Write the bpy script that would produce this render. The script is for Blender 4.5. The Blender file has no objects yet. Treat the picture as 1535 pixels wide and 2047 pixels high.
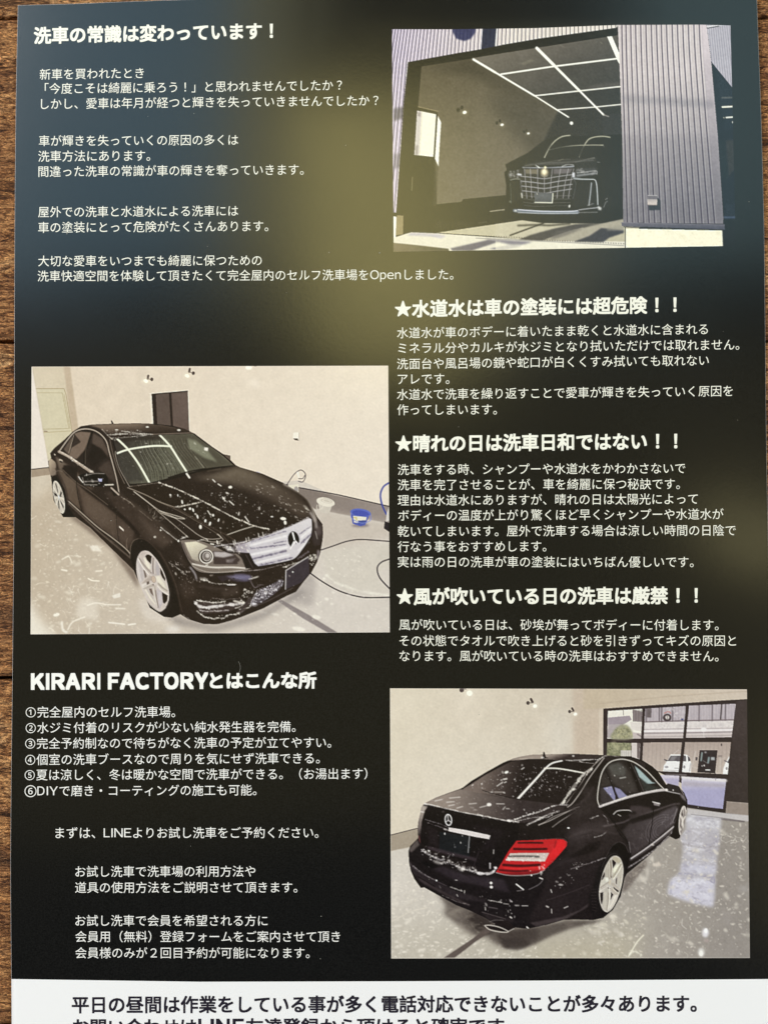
# A printed leaflet lying on a rustic wooden table, seen from above.
import bpy, bmesh, math, random
import numpy as np
from mathutils import Vector, Matrix
PI = math.pi
C = bpy.context.scene.collection
sc = bpy.context.scene

# ---------------------------------------------------------------- camera (a phone held over the page)
CAM_H, TILT, FPX = 0.33, math.radians(2.6), 2367.0      # height above the table, tilt towards the head of the page, focal length in print dots
cam = bpy.data.cameras.new('camera'); co = bpy.data.objects.new('camera', cam); C.objects.link(co)
co.location = (0, 0, CAM_H); co.rotation_euler = (TILT, 0, 0)
cam.sensor_fit = 'VERTICAL'; cam.sensor_height = 36; cam.sensor_width = 27; cam.lens = 36*FPX/2047
cam.clip_start = .01; cam.clip_end = 20
cam.dof.use_dof = True; cam.dof.focus_distance = .326; cam.dof.aperture_fstop = 36
sc.camera = co

# ---------------------------------------------------------------- room light
w = bpy.data.worlds.new('World'); sc.world = w; w.use_nodes = True
bg = w.node_tree.nodes['Background']; bg.inputs[0].default_value = (.20, .21, .22, 1); bg.inputs[1].default_value = .35
sc.view_settings.view_transform = 'Standard'; sc.view_settings.look = 'None'; sc.view_settings.exposure = 0; sc.view_settings.gamma = 1
sc.render.engine = 'CYCLES'; sc.cycles.use_denoising = True; sc.cycles.max_bounces = 6; sc.cycles.sample_clamp_indirect = 4
def lamp(name, x0, x1, y0, y1, z, rad, spread=None):
    # an added rectangular emitter facing straight down, rad = its radiance (r, g, b)
    L = bpy.data.lights.new(name, 'AREA'); L.shape = 'RECTANGLE'; L.size = x1-x0; L.size_y = y1-y0
    m = max(rad); L.color = [c/m for c in rad]; L.energy = m*PI*L.size*L.size_y
    o = bpy.data.objects.new(name, L); C.objects.link(o); o.location = ((x0+x1)/2, (y0+y1)/2, z)
    return o
def side_lamp(name, loc, aim, sx, sy, col, rad):
    L = bpy.data.lights.new(name, 'AREA'); L.shape = 'RECTANGLE'; L.size = sx; L.size_y = sy; L.color = col; L.energy = rad*PI*sx*sy
    o = bpy.data.objects.new(name, L); C.objects.link(o); o.location = loc
    o.rotation_euler = (Vector(aim)-Vector(loc)).to_track_quat('-Z', 'Y').to_euler(); return o
side_lamp('window_light', (-1.25, .75, 1.3), (0, .02, 0), 1.1, 1.0, (1, .98, .96), 10.2)
side_lamp('fill_light', (1.3, -.75, 1.2), (0, 0, 0), .9, .9, (.93, .97, 1), 5.6)  # unseen fill lamp, added to even out the light across the sheet
# added emitters, shaped for the gloss reflections: bluish ceiling, yellow patch, dim room
lamp('reflection_panel', -.58, -.17, .325, .85, 1.00, (1.0, 1.72, 2.2))
lamp('reflection_panel', -.17, -.085, .315, .85, 1.00, (2.0, 1.85, .95))
lamp('reflection_emitter', -.085, .06, .25, .53, 1.00, (6.1, 5.3, 2.0))
lamp('reflection_panel', .06, .13, .26, .55, 1.00, (3.0, 2.75, 1.3))
lamp('reflection_panel', .13, .25, .29, .57, 1.00, (1.7, 1.8, 1.4))
lamp('reflection_panel', .25, .56, .325, .85, 1.00, (.95, 1.50, 1.62))
lamp('reflection_panel', -.58, .58, -.30, .25, 1.01, (.24, .20, .075))
lamp('reflection_emitter', .385, .475, .0, .075, 1.00, (4.2, 3.7, 1.8))
lamp('reflection_emitter', .41, .50, -.42, -.15, 1.00, (.75, .62, .25))
# ---------------------------------------------------------------- print artwork painter (numpy only)
K = 5.117
def spline(p, closed=False, n=6):
    p = [tuple(map(float, q)) for q in p]
    if len(p) < 3: return p
    out = []; m = len(p)
    rng_ = range(m if closed else m-1)
    for i in rng_:
        if closed: a, b, c, d = p[i-1], p[i], p[(i+1) % m], p[(i+2) % m]
        else: a, b, c, d = p[max(i-1, 0)], p[i], p[i+1], p[min(i+2, m-1)]
        for k in range(n):
            t = k/n
            out.append(tuple(0.5*(2*b[j]+(c[j]-a[j])*t+(2*a[j]-5*b[j]+4*c[j]-d[j])*t*t+(3*b[j]-a[j]-3*c[j]+d[j])*t**3) for j in (0, 1)))
    if not closed: out.append(p[-1])
    return out
def box(a, r, ax):
    if r < 1: return a
    a = np.moveaxis(a, ax, 0)
    pad = np.concatenate([np.repeat(a[:1], r+1, 0), a, np.repeat(a[-1:], r, 0)], 0)
    c = np.cumsum(pad, 0, dtype=np.float64)
    return np.moveaxis(((c[2*r+1:]-c[:-2*r-1])/(2*r+1)).astype(np.float32), 0, ax)
def gblur(a, s):
    r = int(round(s*0.95))
    if s > 0 and r < 1: r = 1
    for _ in range(3 if s > 1 else 1):
        a = box(box(a, r, 0), r, 1)
    return a
class Pic:
    def __init__(self, x0, y0, x1, y1, S=2, seed=1):
        self.x0, self.y0, self.S = x0, y0, S
        self.W, self.H = int((x1-x0)*S), int((y1-y0)*S)
        self.a = np.zeros((self.H, self.W, 3), np.float32)
        self.r = np.random.RandomState(seed); self.t = (0, 0, 1)
        self.clip = None
    def tile(self, ox, oy, k=K): self.t = (ox, oy, k)
    def X(self, pts):
        ox, oy, k = self.t
        return [((ox+x/k-self.x0)*self.S, (oy+y/k-self.y0)*self.S) for x, y in pts]
    def px(self, w): return w/self.t[2]*self.S
    def _bb(self, P, pad):
        xs = [p[0] for p in P]; ys = [p[1] for p in P]
        return (max(int(min(xs)-pad), 0), max(int(min(ys)-pad), 0), min(int(max(xs)+pad)+2, self.W), min(int(max(ys)+pad)+2, self.H))
    def _pm(self, P, bb):
        x0, y0, x1, y1 = bb
        X = np.arange(x0, x1)[None, :]+.5; Y = np.arange(y0, y1)[:, None]+.5
        m = np.zeros((y1-y0, x1-x0), bool)
        for i in range(len(P)):
            (ax, ay), (bx, by) = P[i-1], P[i]
            if ay == by: continue
            lo = max(int(min(ay, by)-y0-1), 0); hi = min(int(max(ay, by)-y0+2), y1-y0)
            if hi <= lo: continue
            yy = Y[lo:hi]
            c = (ay > yy) != (by > yy)
            xi = ax+(yy-ay)*(bx-ax)/(by-ay)
            m[lo:hi] ^= c & (X < xi)
        return m.astype(np.float32)
    def _put(self, m, bb, col, al):
        x0, y0, x1, y1 = bb
        if len(col) == 4 and hasattr(col[0], '__len__'):
            ca, cb, pa, pb = col
            (ax, ay), (bx, by) = self.X([pa, pb])
            X = np.arange(x0, x1)[None, :]; Y = np.arange(y0, y1)[:, None]
            t = np.clip(((X-ax)*(bx-ax)+(Y-ay)*(by-ay))/max((bx-ax)**2+(by-ay)**2, 1e-6), 0, 1)[..., None]
            c = np.array(ca, np.float32)*(1-t)+np.array(cb, np.float32)*t
        else: c = np.array(col, np.float32)[None, None]
        m = m*al
        if self.clip is not None: m = m*self.clip[y0:y1, x0:x1]
        s = self.a[y0:y1, x0:x1]
        s += (c-s)*m[..., None]
    def poly(self, pts, col, al=1., b=0., s=False):
        if s: pts = spline(pts, True)
        P = self.X(pts); bs = self.px(b); bb = self._bb(P, 3*bs+1)
        if bb[2] <= bb[0] or bb[3] <= bb[1]: return
        m = self._pm(P, bb)
        if b: m = gblur(m, bs)
        self._put(m, bb, col, al)
    def setclip(self, pts=None, s=False):
        if pts is None: self.clip = None; return
        if s: pts = spline(pts, True)
        self.clip = self._pm(self.X(pts), (0, 0, self.W, self.H))
    def line(self, pts, w, col, al=1., b=0., s=True, w2=None, rough=0.):
        if s and len(pts) > 2: pts = spline(pts)
        if rough and b < 90:
            # foam: a soft broken line with droplets gathered round it
            L = 0; q = [pts[0]]
            for i in range(len(pts)-1):
                (x, y), (X, Y) = pts[i], pts[i+1]; n = max(int(math.hypot(X-x, Y-y)/16), 1)
                q += [(x+(X-x)*k/n+self.r.randn()*rough*.45, y+(Y-y)*k/n+self.r.randn()*rough*.45) for k in range(n)]
                L += math.hypot(X-x, Y-y)
            pts = q+[pts[-1]]
            for i in range(int(L/max(w*.9, 6))):
                x, y = pts[self.r.randint(len(pts))]; sp = rough*1.3+w*.35; a_ = self.r.uniform(0, 2*PI); d = abs(self.r.randn())*sp; rr = w*self.r.uniform(.14, .42)
                self.ell(x+math.cos(a_)*d, y+math.sin(a_)*d, rr*self.r.uniform(1, 1.8), rr, col, al*self.r.uniform(.35, .95), rr*.3, self.r.uniform(-30, 30), 8)
            w *= .85
        elif rough:
            q = []
            for i in range(len(pts)-1):
                (x, y), (X, Y) = pts[i], pts[i+1]; n = max(int(math.hypot(X-x, Y-y)/12), 1)
                q += [(x+(X-x)*k/n+self.r.randn()*rough, y+(Y-y)*k/n+self.r.randn()*rough) for k in range(n)]
            pts = q+[pts[-1]]
        P = self.X(pts); w = self.px(w); w2 = w if w2 is None else self.px(w2); bs = self.px(b)
        bb = self._bb(P, max(w, w2)+3*bs+1)
        x0, y0, x1, y1 = bb
        if x1 <= x0 or y1 <= y0: return
        m = np.zeros((y1-y0, x1-x0), np.float32); n = len(P)-1
        for i in range(n):
            (ax, ay), (bx, by) = P[i], P[i+1]; r = .5*(w+(w2-w)*(i+.5)/n); q = r+2
            if rough: r *= self.r.uniform(.45, 1.5); q = r+2
            u0, v0, u1, v1 = max(int(min(ax, bx)-q), x0), max(int(min(ay, by)-q), y0), min(int(max(ax, bx)+q)+2, x1), min(int(max(ay, by)+q)+2, y1)
            if u1 <= u0 or v1 <= v0: continue
            X = np.arange(u0, u1)[None, :]+.5; Y = np.arange(v0, v1)[:, None]+.5
            L = (bx-ax)**2+(by-ay)**2+1e-9
            t = np.clip(((X-ax)*(bx-ax)+(Y-ay)*(by-ay))/L, 0, 1)
            d = np.sqrt((X-ax-t*(bx-ax))**2+(Y-ay-t*(by-ay))**2)
            v = np.clip(r-d+.5, 0, 1)*min(1., 2*r+.15)*(self.r.uniform(.45, 1) if rough else 1)
            mm = m[v0-y0:v1-y0, u0-x0:u1-x0]; np.maximum(mm, v, out=mm)
        if b: m = gblur(m, bs)
        self._put(m, bb, col, al)
    def ell(self, cx, cy, rx, ry, col, al=1., b=0., rot=0., n=28):
        c, s_ = math.cos(math.radians(rot)), math.sin(math.radians(rot))
        self.poly([(cx+rx*math.cos(2*PI*i/n)*c-ry*math.sin(2*PI*i/n)*s_, cy+rx*math.cos(2*PI*i/n)*s_+ry*math.sin(2*PI*i/n)*c) for i in range(n)], col, al, b)
    def ring(self, cx, cy, rx, ry, w, col, al=1., rot=0., a0=0, a1=360, b=0.):
        c, s_ = math.cos(math.radians(rot)), math.sin(math.radians(rot)); n = 36
        q = []
        for i in range(n+1):
            t = math.radians(a0+(a1-a0)*i/n)
            q.append((cx+rx*math.cos(t)*c-ry*math.sin(t)*s_, cy+rx*math.cos(t)*s_+ry*math.sin(t)*c))
        self.line(q, w, col, al, b, s=False)
    def specks(self, region, n, size, col, al=.8, ang=None, spread=25, stretch=2.5, big=.1, var=.5):
        xs = [p[0] for p in region]; ys = [p[1] for p in region]; k = 0; it = 0
        while k < n and it < n*20:
            it += 1
            x = self.r.uniform(min(xs), max(xs)); y = self.r.uniform(min(ys), max(ys))
            ins = False
            for i in range(len(region)):
                (ax, ay), (bx, by) = region[i-1], region[i]
                if (ay > y) != (by > y) and x < ax+(y-ay)*(bx-ax)/(by-ay): ins = not ins
            if not ins: continue
            k += 1
            sz = size*(self.r.uniform(.3, 1.)**1.5+(self.r.rand() < big)*self.r.uniform(.6, 1.6))
            a = self.r.uniform(0, 180) if ang is None else ang+self.r.randn()*spread
            st = self.r.uniform(1, stretch); A = al*self.r.uniform(1-var, 1)
            c, s_ = math.cos(math.radians(a)), math.sin(math.radians(a)); q = []; m = 9
            for i in range(m):
                t = 2*PI*i/m; rr = self.r.uniform(.65, 1.25)
                u, v = sz*st*math.cos(t)*rr, sz*math.sin(t)*rr
                q.append((x+u*c-v*s_, y+u*s_+v*c))
            self.poly(q, col, A, .35*sz)
    def squig(self, region, n, ln, w, col, al=.7, ang=0, spread=40):
        xs = [p[0] for p in region]; ys = [p[1] for p in region]; k = 0; it = 0
        while k < n and it < n*20:
            it += 1
            x = self.r.uniform(min(xs), max(xs)); y = self.r.uniform(min(ys), max(ys)); ins = False
            for i in range(len(region)):
                (ax, ay), (bx, by) = region[i-1], region[i]
                if (ay > y) != (by > y) and x < ax+(y-ay)*(bx-ax)/(by-ay): ins = not ins
            if not ins: continue
            k += 1; a = math.radians(ang+self.r.randn()*spread); q = [(x, y)]; L = ln*self.r.uniform(.4, 1.4)
            for i in range(4):
                a += self.r.randn()*.45; x += math.cos(a)*L/4; y += math.sin(a)*L/4; q.append((x, y))
            self.line(q, w*self.r.uniform(.5, 1.5), col, al*self.r.uniform(.4, 1), w*.3, w2=w*.3)
    def mottle(self, s, amp, seed=5):
        r = np.random.RandomState(seed); n = r.randn(self.H, self.W).astype(np.float32)
        n = gblur(n, s*self.S); n /= n.std()+1e-6
        self.a += (n*amp)[..., None]
    def done(self, soft=.5):
        self.a = gblur(self.a, 1)
        lo = gblur(self.a, 1.3*self.S); self.a = self.a+(self.a-lo)*.6      # the sharpening a press puts on a picture
        self.a = np.clip(self.a, 0, 255)
    def wheel(self, cx, cy, ra, rb, rot, ph=0., silver=(205, 197, 190), gap=(38, 32, 30), shade=(150, 142, 136), hub=.17, flip=1):
        # ra = half width, rb = half height, rot = lean in degrees; a five twin-spoke alloy rim
        c, s_ = math.cos(math.radians(rot)), math.sin(math.radians(rot))
        def D(r, a):
            t = math.radians(a+ph); u, v = ra*r*math.cos(t), rb*r*math.sin(t)
            return (cx+u*c-v*s_, cy+u*s_+v*c)
        disc = lambda r, n=40: [D(r, 360*i/n) for i in range(n)]
        self.poly(disc(1.0), silver)
        self.poly(disc(.93), (silver[0]-18, silver[1]-18, silver[2]-16))
        self.poly(disc(.86), shade)
        w = ra*.5
        for k in range(5):
            a = 72*k
            # open gap between neighbouring spokes
            self.poly([D(.28, a+36-14), D(.8, a+36-12), D(.84, a+36), D(.7, a+36+12), D(.28, a+36+14)], gap, .95, ra*.03)
            self.poly([D(.45, a+36+4), D(.86, a+36-2), D(.88, a+36+15), D(.5, a+36+14)], silver, .75, ra*.04)
        for k in range(5):
            a = 72*k
            self.poly([D(.16, a-30), D(.5, a-21), D(.93, a-19), D(.93, a+19), D(.5, a+21), D(.16, a+30)], silver)
            self.poly([D(.34, a-1), D(.6, a-4.5), D(.84, a-5), D(.84, a+5), D(.6, a+4.5)], shade, .6, ra*.03)
            self.line([D(.2, a-24), D(.5, a-19), D(.92, a-17)], w*.09, (245, 240, 232), .8, s=False)
            self.line([D(.2, a+24), D(.5, a+19), D(.92, a+17)], w*.09, shade, .8, s=False)
        self.poly(disc(hub), (silver[0]-25,)*3); self.poly(disc(hub*.6), (silver[0]+10,)*3)
        self.line(disc(.97)+[disc(.97)[0]], w*.1, (235, 230, 222), .7, s=False)
def wheel_front(p):
    p.tile(260, 1085, 12.79); S = (196, 184, 178); HL = (240, 232, 224); SH = (150, 138, 132); DK = (34, 24, 18)
    p.poly([(385, 205), (490, 230), (600, 330), (740, 510), (880, 790), (960, 1060), (1000, 1290), (985, 1490), (920, 1650), (800, 1745), (720, 1735), (600, 1650), (480, 1530), (370, 1360), (270, 1120), (200, 900), (165, 640), (185, 420), (240, 290), (300, 225)], (206, 194, 188), 1, 3, True)
    p.poly([(190, 440), (240, 430), (380, 700), (370, 900), (330, 990), (270, 1020), (215, 830), (180, 640)], (200, 190, 188), 1, 10, True); p.line([(250, 480), (310, 760), (330, 960)], 30, (176, 166, 166), .7, 12); p.line([(200, 560), (240, 800), (290, 980)], 16, (232, 224, 220), .7, 8)
    p.poly([(345, 680), (390, 720), (440, 860), (390, 910)], (120, 106, 98), 1, 6)
    p.poly([(210, 340), (390, 345), (545, 560), (550, 800), (470, 790), (300, 560)], S, 1, 5); p.poly([(350, 370), (400, 400), (535, 600), (520, 670), (490, 690), (400, 560)], (236, 228, 212), .95, 12)
    p.line([(245, 400), (380, 590), (520, 740)], 34, (150, 138, 130), .9, 8); p.line([(215, 410), (330, 620), (480, 800)], 22, HL, .95, 4)
    p.poly([(395, 340), (440, 300), (500, 305), (565, 350), (545, 545), (440, 440)], DK, 1, 4); p.poly([(300, 240), (400, 215), (430, 260), (350, 330), (260, 330)], (190, 176, 170), .8, 12)
    p.poly([(570, 345), (640, 380), (770, 640), (780, 820), (650, 850), (560, 830), (545, 600)], (190, 178, 174), 1, 4); p.line([(600, 400), (590, 600), (600, 780)], 34, (138, 124, 118), .9, 6); p.line([(650, 430), (635, 640), (640, 800)], 15, (222, 212, 208), .85, 5); p.line([(565, 380), (550, 600), (560, 780)], 12, (230, 220, 216), .8, 4)
    p.poly([(680, 450), (750, 610), (765, 830), (690, 840), (670, 640)], (178, 170, 174), .8, 10)
    p.poly([(775, 640), (830, 720), (910, 900), (905, 985), (830, 890), (785, 790)], DK, 1, 4); p.line([(740, 540), (830, 700), (900, 880)], 14, (226, 216, 210), .9, 4)
    p.poly([(650, 850), (780, 830), (900, 990), (960, 1180), (975, 1340), (800, 1230), (700, 1040)], (204, 194, 186), 1, 5); p.poly([(660, 860), (760, 850), (880, 1060), (950, 1200), (820, 1120), (700, 980)], (228, 220, 204), .9, 14); p.line([(730, 1040), (840, 1150), (960, 1230)], 34, (150, 138, 128), .85, 8); p.line([(710, 1100), (820, 1220), (975, 1325)], 18, HL, .9, 4)
    p.poly([(820, 1260), (970, 1350), (960, 1480), (890, 1560), (850, 1530), (830, 1400)], DK, 1, 4)
    p.poly([(690, 1150), (820, 1250), (840, 1540), (760, 1700), (700, 1680), (680, 1400)], (192, 182, 184), 1, 6); p.line([(760, 1260), (780, 1560)], 36, (206, 198, 200), .7, 10)
    p.poly([(570, 1100), (660, 1080), (690, 1300), (740, 1600), (745, 1690), (700, 1650), (620, 1380)], (184, 172, 164), 1, 5); p.line([(600, 1130), (640, 1380), (710, 1640)], 16, HL, .9, 4); p.line([(660, 1220), (690, 1450), (730, 1650)], 26, (132, 118, 112), .85, 6)
    p.poly([(490, 1175), (560, 1165), (610, 1370), (530, 1290)], (110, 94, 86), 1, 6); p.poly([(360, 1180), (470, 1180), (640, 1480), (680, 1620), (600, 1560), (450, 1380)], (204, 194, 186), 1, 8); p.line([(400, 1200), (520, 1400), (640, 1560)], 26, (240, 230, 214), .8, 10); p.line([(440, 1170), (600, 1420)], 18, (160, 150, 148), .7, 8)
    p.poly([(280, 1060), (400, 920), (500, 840), (560, 860), (560, 960), (400, 1020)], (180, 166, 158), 1, 5); p.line([(290, 1050), (400, 940), (500, 860)], 12, (224, 214, 206), .8, 4); p.poly([(430, 1000), (500, 980), (500, 1050), (440, 1080)], (96, 82, 76), 1, 5)
    p.poly([(310, 1170), (480, 1060), (600, 1020), (620, 1100), (500, 1160), (380, 1190)], (184, 172, 164), 1, 5); p.line([(330, 1160), (480, 1080), (590, 1030)], 14, HL, .85, 5); p.poly([(290, 1070), (400, 1030), (430, 1060), (320, 1140)], (222, 214, 208), .9, 8)
    p.ell(610, 935, 52, 86, (196, 176, 160), 1, 3, -14); p.ring(610, 935, 54, 88, 8, (130, 112, 104), .8, -14); p.ell(600, 1075, 12, 18, (70, 56, 52), 1, 3); p.ell(545, 770, 10, 14, (70, 56, 52), 1, 3)
    p.line([(385, 207), (490, 232), (600, 335), (740, 515), (880, 795), (960, 1065), (998, 1290), (985, 1490)], 14, (236, 226, 220), .8, 4)
    p.line([(380, 1380), (480, 1540), (600, 1660), (720, 1740), (800, 1750), (920, 1655)], 18, (226, 216, 208), .8, 5)
def wheel_rear(p):
    p.tile(1180, 1695, 13.65); HL = (246, 240, 228); DK = (30, 20, 22)
    p.poly([(690, 215), (780, 260), (850, 380), (885, 560), (880, 760), (840, 1010), (770, 1270), (690, 1480), (590, 1650), (460, 1750), (350, 1700), (280, 1560), (240, 1380), (235, 1170), (270, 950), (340, 680), (430, 460), (550, 270), (620, 220)], (198, 191, 184), 1, 3, True)
    p.poly([(590, 270), (690, 235), (790, 290), (820, 380), (740, 420), (640, 340)], (186, 176, 156), 1, 12, True)
    p.poly([(745, 430), (850, 420), (870, 560), (860, 760), (800, 1060), (740, 1010), (720, 850)], (182, 175, 166), 1, 8); p.line([(800, 560), (780, 800), (760, 1000)], 40, (214, 206, 192), .7, 14); p.line([(860, 600), (840, 850), (800, 1080)], 14, (232, 224, 212), .8, 6)
    p.poly([(600, 560), (800, 390), (850, 440), (860, 500), (650, 840), (590, 850), (590, 700)], (196, 190, 178), 1, 5); p.poly([(620, 560), (740, 440), (780, 470), (680, 660), (610, 690)], (238, 236, 216), .95, 14); p.line([(820, 450), (720, 620), (610, 790)], 34, (160, 150, 134), .85, 8); p.line([(850, 480), (740, 680), (620, 850)], 20, HL, .9, 4); p.line([(830, 395), (700, 540)], 16, HL, .8, 6)
    p.poly([(575, 315), (620, 330), (690, 400), (680, 440), (605, 560), (590, 450)], DK, 1, 4)
    p.poly([(430, 480), (510, 350), (575, 300), (600, 560), (560, 840), (480, 860), (380, 800), (390, 620)], (176, 168, 158), 1, 5); p.line([(545, 340), (555, 560), (545, 780)], 34, (140, 128, 116), .85, 7); p.line([(505, 400), (520, 600), (515, 790)], 14, (236, 228, 214), .85, 4); p.line([(570, 320), (590, 540), (570, 720)], 14, (240, 232, 220), .85, 4); p.line([(460, 480), (440, 760)], 30, (206, 198, 182), .7, 12)
    p.poly([(375, 650), (385, 760), (330, 860), (290, 890), (310, 790)], DK, 1, 4); p.poly([(290, 900), (400, 790), (480, 820), (480, 960), (260, 1100)], (206, 200, 190), 1, 6); p.poly([(400, 820), (470, 800), (480, 900), (430, 950)], (242, 242, 232), .9, 14)
    p.line([(260, 1090), (400, 990), (490, 930)], 26, (150, 138, 130), .85, 8); p.line([(245, 1190), (360, 1100), (450, 1040)], 26, (226, 218, 210), .9, 5); p.line([(300, 1120), (420, 1050)], 18, (170, 158, 150), .7, 6)
    p.poly([(255, 1230), (345, 1200), (330, 1440), (300, 1545), (270, 1450)], DK, 1, 4)
    p.poly([(345, 1200), (450, 1100), (500, 1130), (510, 1400), (460, 1720), (380, 1680), (335, 1560)], (190, 183, 174), 1, 6); p.line([(400, 1200), (390, 1600)], 44, (216, 208, 196), .7, 14); p.line([(480, 1220), (470, 1500), (440, 1700)], 22, (146, 134, 126), .85, 7); p.line([(510, 1130), (520, 1350), (470, 1680)], 22, HL, .9, 5)
    p.poly([(555, 1210), (620, 1270), (540, 1420)], DK, 1, 4); p.poly([(640, 1275), (760, 1270), (700, 1450), (580, 1640), (480, 1700), (520, 1500)], (214, 206, 198), 1, 8); p.line([(680, 1300), (600, 1480), (520, 1620)], 26, HL, .8, 10)
    p.poly([(560, 940), (640, 960), (800, 1140), (780, 1170), (640, 1060), (560, 1010)], (188, 178, 168), 1, 5); p.poly([(610, 1050), (680, 1110), (770, 1170), (740, 1220), (640, 1120)], DK, 1, 5); p.poly([(560, 1080), (620, 1100), (770, 1250), (760, 1275), (640, 1270), (560, 1190)], (190, 180, 170), 1, 5); p.line([(600, 1110), (680, 1180), (765, 1240)], 14, HL, .8, 4); p.poly([(680, 870), (720, 780), (710, 990), (680, 960)], (70, 58, 56), 1, 5)
    p.ell(525, 935, 32, 76, (206, 194, 178), 1, 4, 4); p.ell(525, 1100, 26, 30, (236, 230, 222), 1, 4); p.ell(527, 1104, 9, 14, (40, 30, 30), 1, 2); p.ell(568, 795, 9, 20, (40, 30, 30), 1, 2); p.ell(478, 1095, 12, 16, (60, 50, 50), 1, 3)
    p.line([(690, 217), (780, 262), (850, 382), (883, 560), (878, 760), (838, 1010), (768, 1270)], 12, (236, 228, 216), .85, 4); p.line([(550, 272), (430, 462), (340, 682), (270, 950), (237, 1170), (242, 1380), (282, 1560), (350, 1700), (460, 1750)], 14, (236, 228, 218), .85, 4)
def pic_front():
    p = Pic(56, 724, 786, 1276, seed=3)
    WH = (246, 240, 230)
    # walls
    p.poly([(50, 720), (790, 720), (790, 1280), (50, 1280)], ((219, 203, 184), (231, 219, 206), (100, 740), (760, 1000)))
    p.tile(60, 730)
    p.poly([(0, 0), (410, 0), (500, 660), (300, 900), (180, 1090), (0, 1100)], (210, 196, 174))
    p.poly([(345, 0), (410, 0), (500, 660), (435, 690)], (193, 174, 152), b=5)
    p.poly([(66, 240), (352, 240), (432, 690), (300, 870), (200, 1070), (150, 800)], (208, 198, 172))
    p.line([(66, 240), (352, 240), (372, 300), (436, 690)], 7, (168, 150, 118), s=False)
    p.line([(75, 282), (335, 284), (402, 648), (130, 655)], 5, (172, 156, 122), s=False)
    p.line([(352, 300), (415, 650)], 5, (172, 156, 122), s=False)
    p.line([(140, 690), (420, 672)], 6, (180, 164, 130), s=False); p.line([(150, 676), (178, 678)], 12, (150, 132, 110), s=False)
    p.poly([(0, 0), (28, 20), (202, 1046), (0, 1070)], (230, 219, 210))
    p.line([(30, 30), (202, 1046)], 6, (196, 182, 160), .8, 3, s=False)
    p.poly([(1110, 0), (1180, 0), (1200, 700), (1150, 700)], (208, 193, 174), .6, 25)
    p.poly([(1230, 290), (1258, 290), (1280, 600), (1245, 600)], (238, 228, 214), .8, 4)
    p.line([(1160, 30), (1180, 600)], 60, (228, 214, 200), .35, 20, s=False)
    # floor
    p.tile(0, 0, 1)
    p.poly([(50, 940), (102, 936), (150, 1000), (600, 960), (790, 1045), (790, 1290), (50, 1290)],
           ((192, 176, 157), (212, 203, 196), (90, 1000), (640, 1190)))
    p.poly([(60, 944), (104, 938), (108, 970), (60, 1010)], (212, 200, 184), .7, 8)
    p.poly([(50, 1180), (80, 1240), (120, 1275), (50, 1280)], WH, .75, 9)
    p.tile(60, 730)
    p.poly([(0, 1068), (195, 1046), (225, 1100), (225, 1118), (0, 1150)], (160, 142, 124)); p.line([(0, 1068), (195, 1046)], 9, (48, 36, 34), s=False)
    # far wall skirting, buckets, hoses
    p.tile(480, 900)
    p.poly([(590, 380), (1530, 575), (1530, 790), (1480, 740), (1060, 660), (760, 600), (600, 470)], ((128, 116, 110), (150, 138, 134), (700, 450), (1500, 700)), b=3)
    p.line([(380, 335), (490, 356)], 10, (40, 30, 40), s=False); p.line([(590, 380), (1000, 455), (1530, 576)], 11, (42, 32, 42), s=False)
    p.poly([(780, 600), (1480, 740), (1530, 760), (1530, 900), (1000, 1000), (830, 1010)], (196, 184, 174), .8, 30)
    p.poly([(800, 540), (940, 570), (915, 640), (860, 645), (815, 620)], (205, 196, 186))
    p.ell(875, 530, 95, 45, (226, 218, 206), rot=12); p.ell(885, 518, 62, 24, (206, 196, 184), rot=10); p.ring(885, 520, 40, 14, 5, (232, 225, 214), rot=10)
    p.line([(790, 560), (785, 600), (830, 600), (850, 570)], 6, (226, 218, 206))
    p.ell(1230, 770, 90, 18, (110, 100, 110), .7, 8)
    p.poly([(1130, 630), (1330, 650), (1280, 765), (1230, 778), (1150, 750)], (80, 92, 172)); p.ell(1232, 640, 106, 42, (92, 106, 186), rot=7)
    p.ell(1232, 645, 88, 30, (70, 82, 170), rot=7); p.poly([(1155, 670), (1295, 685), (1280, 745), (1165, 740)], (222, 218, 205))
    p.poly([(1205, 720), (1290, 715), (1275, 755), (1215, 750)], (70, 84, 150)); p.line([(1165, 690), (1190, 690), (1190, 715)], 12, (205, 190, 120), s=False)
    p.line([(1135, 640), (1145, 700), (1240, 745), (1330, 720), (1335, 660)], 6, (120, 132, 210))
    p.line([(1520, 335), (1465, 375), (1435, 455), (1452, 560), (1495, 655)], 18, (66, 76, 150)); p.line([(1515, 340), (1470, 380), (1442, 455), (1455, 540)], 5, (120, 130, 205), .7)
    p.poly([(1500, 640), (1530, 560), (1530, 720), (1490, 730)], (215, 208, 204)); p.poly([(1478, 725), (1530, 745), (1530, 840), (1470, 800)], (32, 26, 34))
    p.line([(480, 352), (555, 245), (620, 203), (665, 235), (668, 280), (640, 325), (598, 318)], 8, (58, 48, 60)); p.line([(600, 290), (640, 290), (668, 250)], 7, (58, 48, 60))
    p.line([(590, 230), (600, 270)], 22, (236, 230, 220)); p.poly([(450, 365), (600, 345), (598, 430), (530, 410)], (224, 216, 200)); p.ell(575, 400, 22, 30, (160, 152, 150)); p.ell(540, 402, 10, 8, (40, 34, 34))
    p.line([(120, 225), (190, 225), (240, 265)], 8, (176, 174, 196), .8)
    p.line([(825, 1022), (950, 980), (1100, 930), (1250, 914), (1530, 933)], 12, (48, 38, 46))
    p.tile(480, 1050)
    p.poly([(700, 480), (760, 520), (780, 640), (740, 840), (560, 800), (450, 760)], (162, 153, 151), .6, 25)
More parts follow.
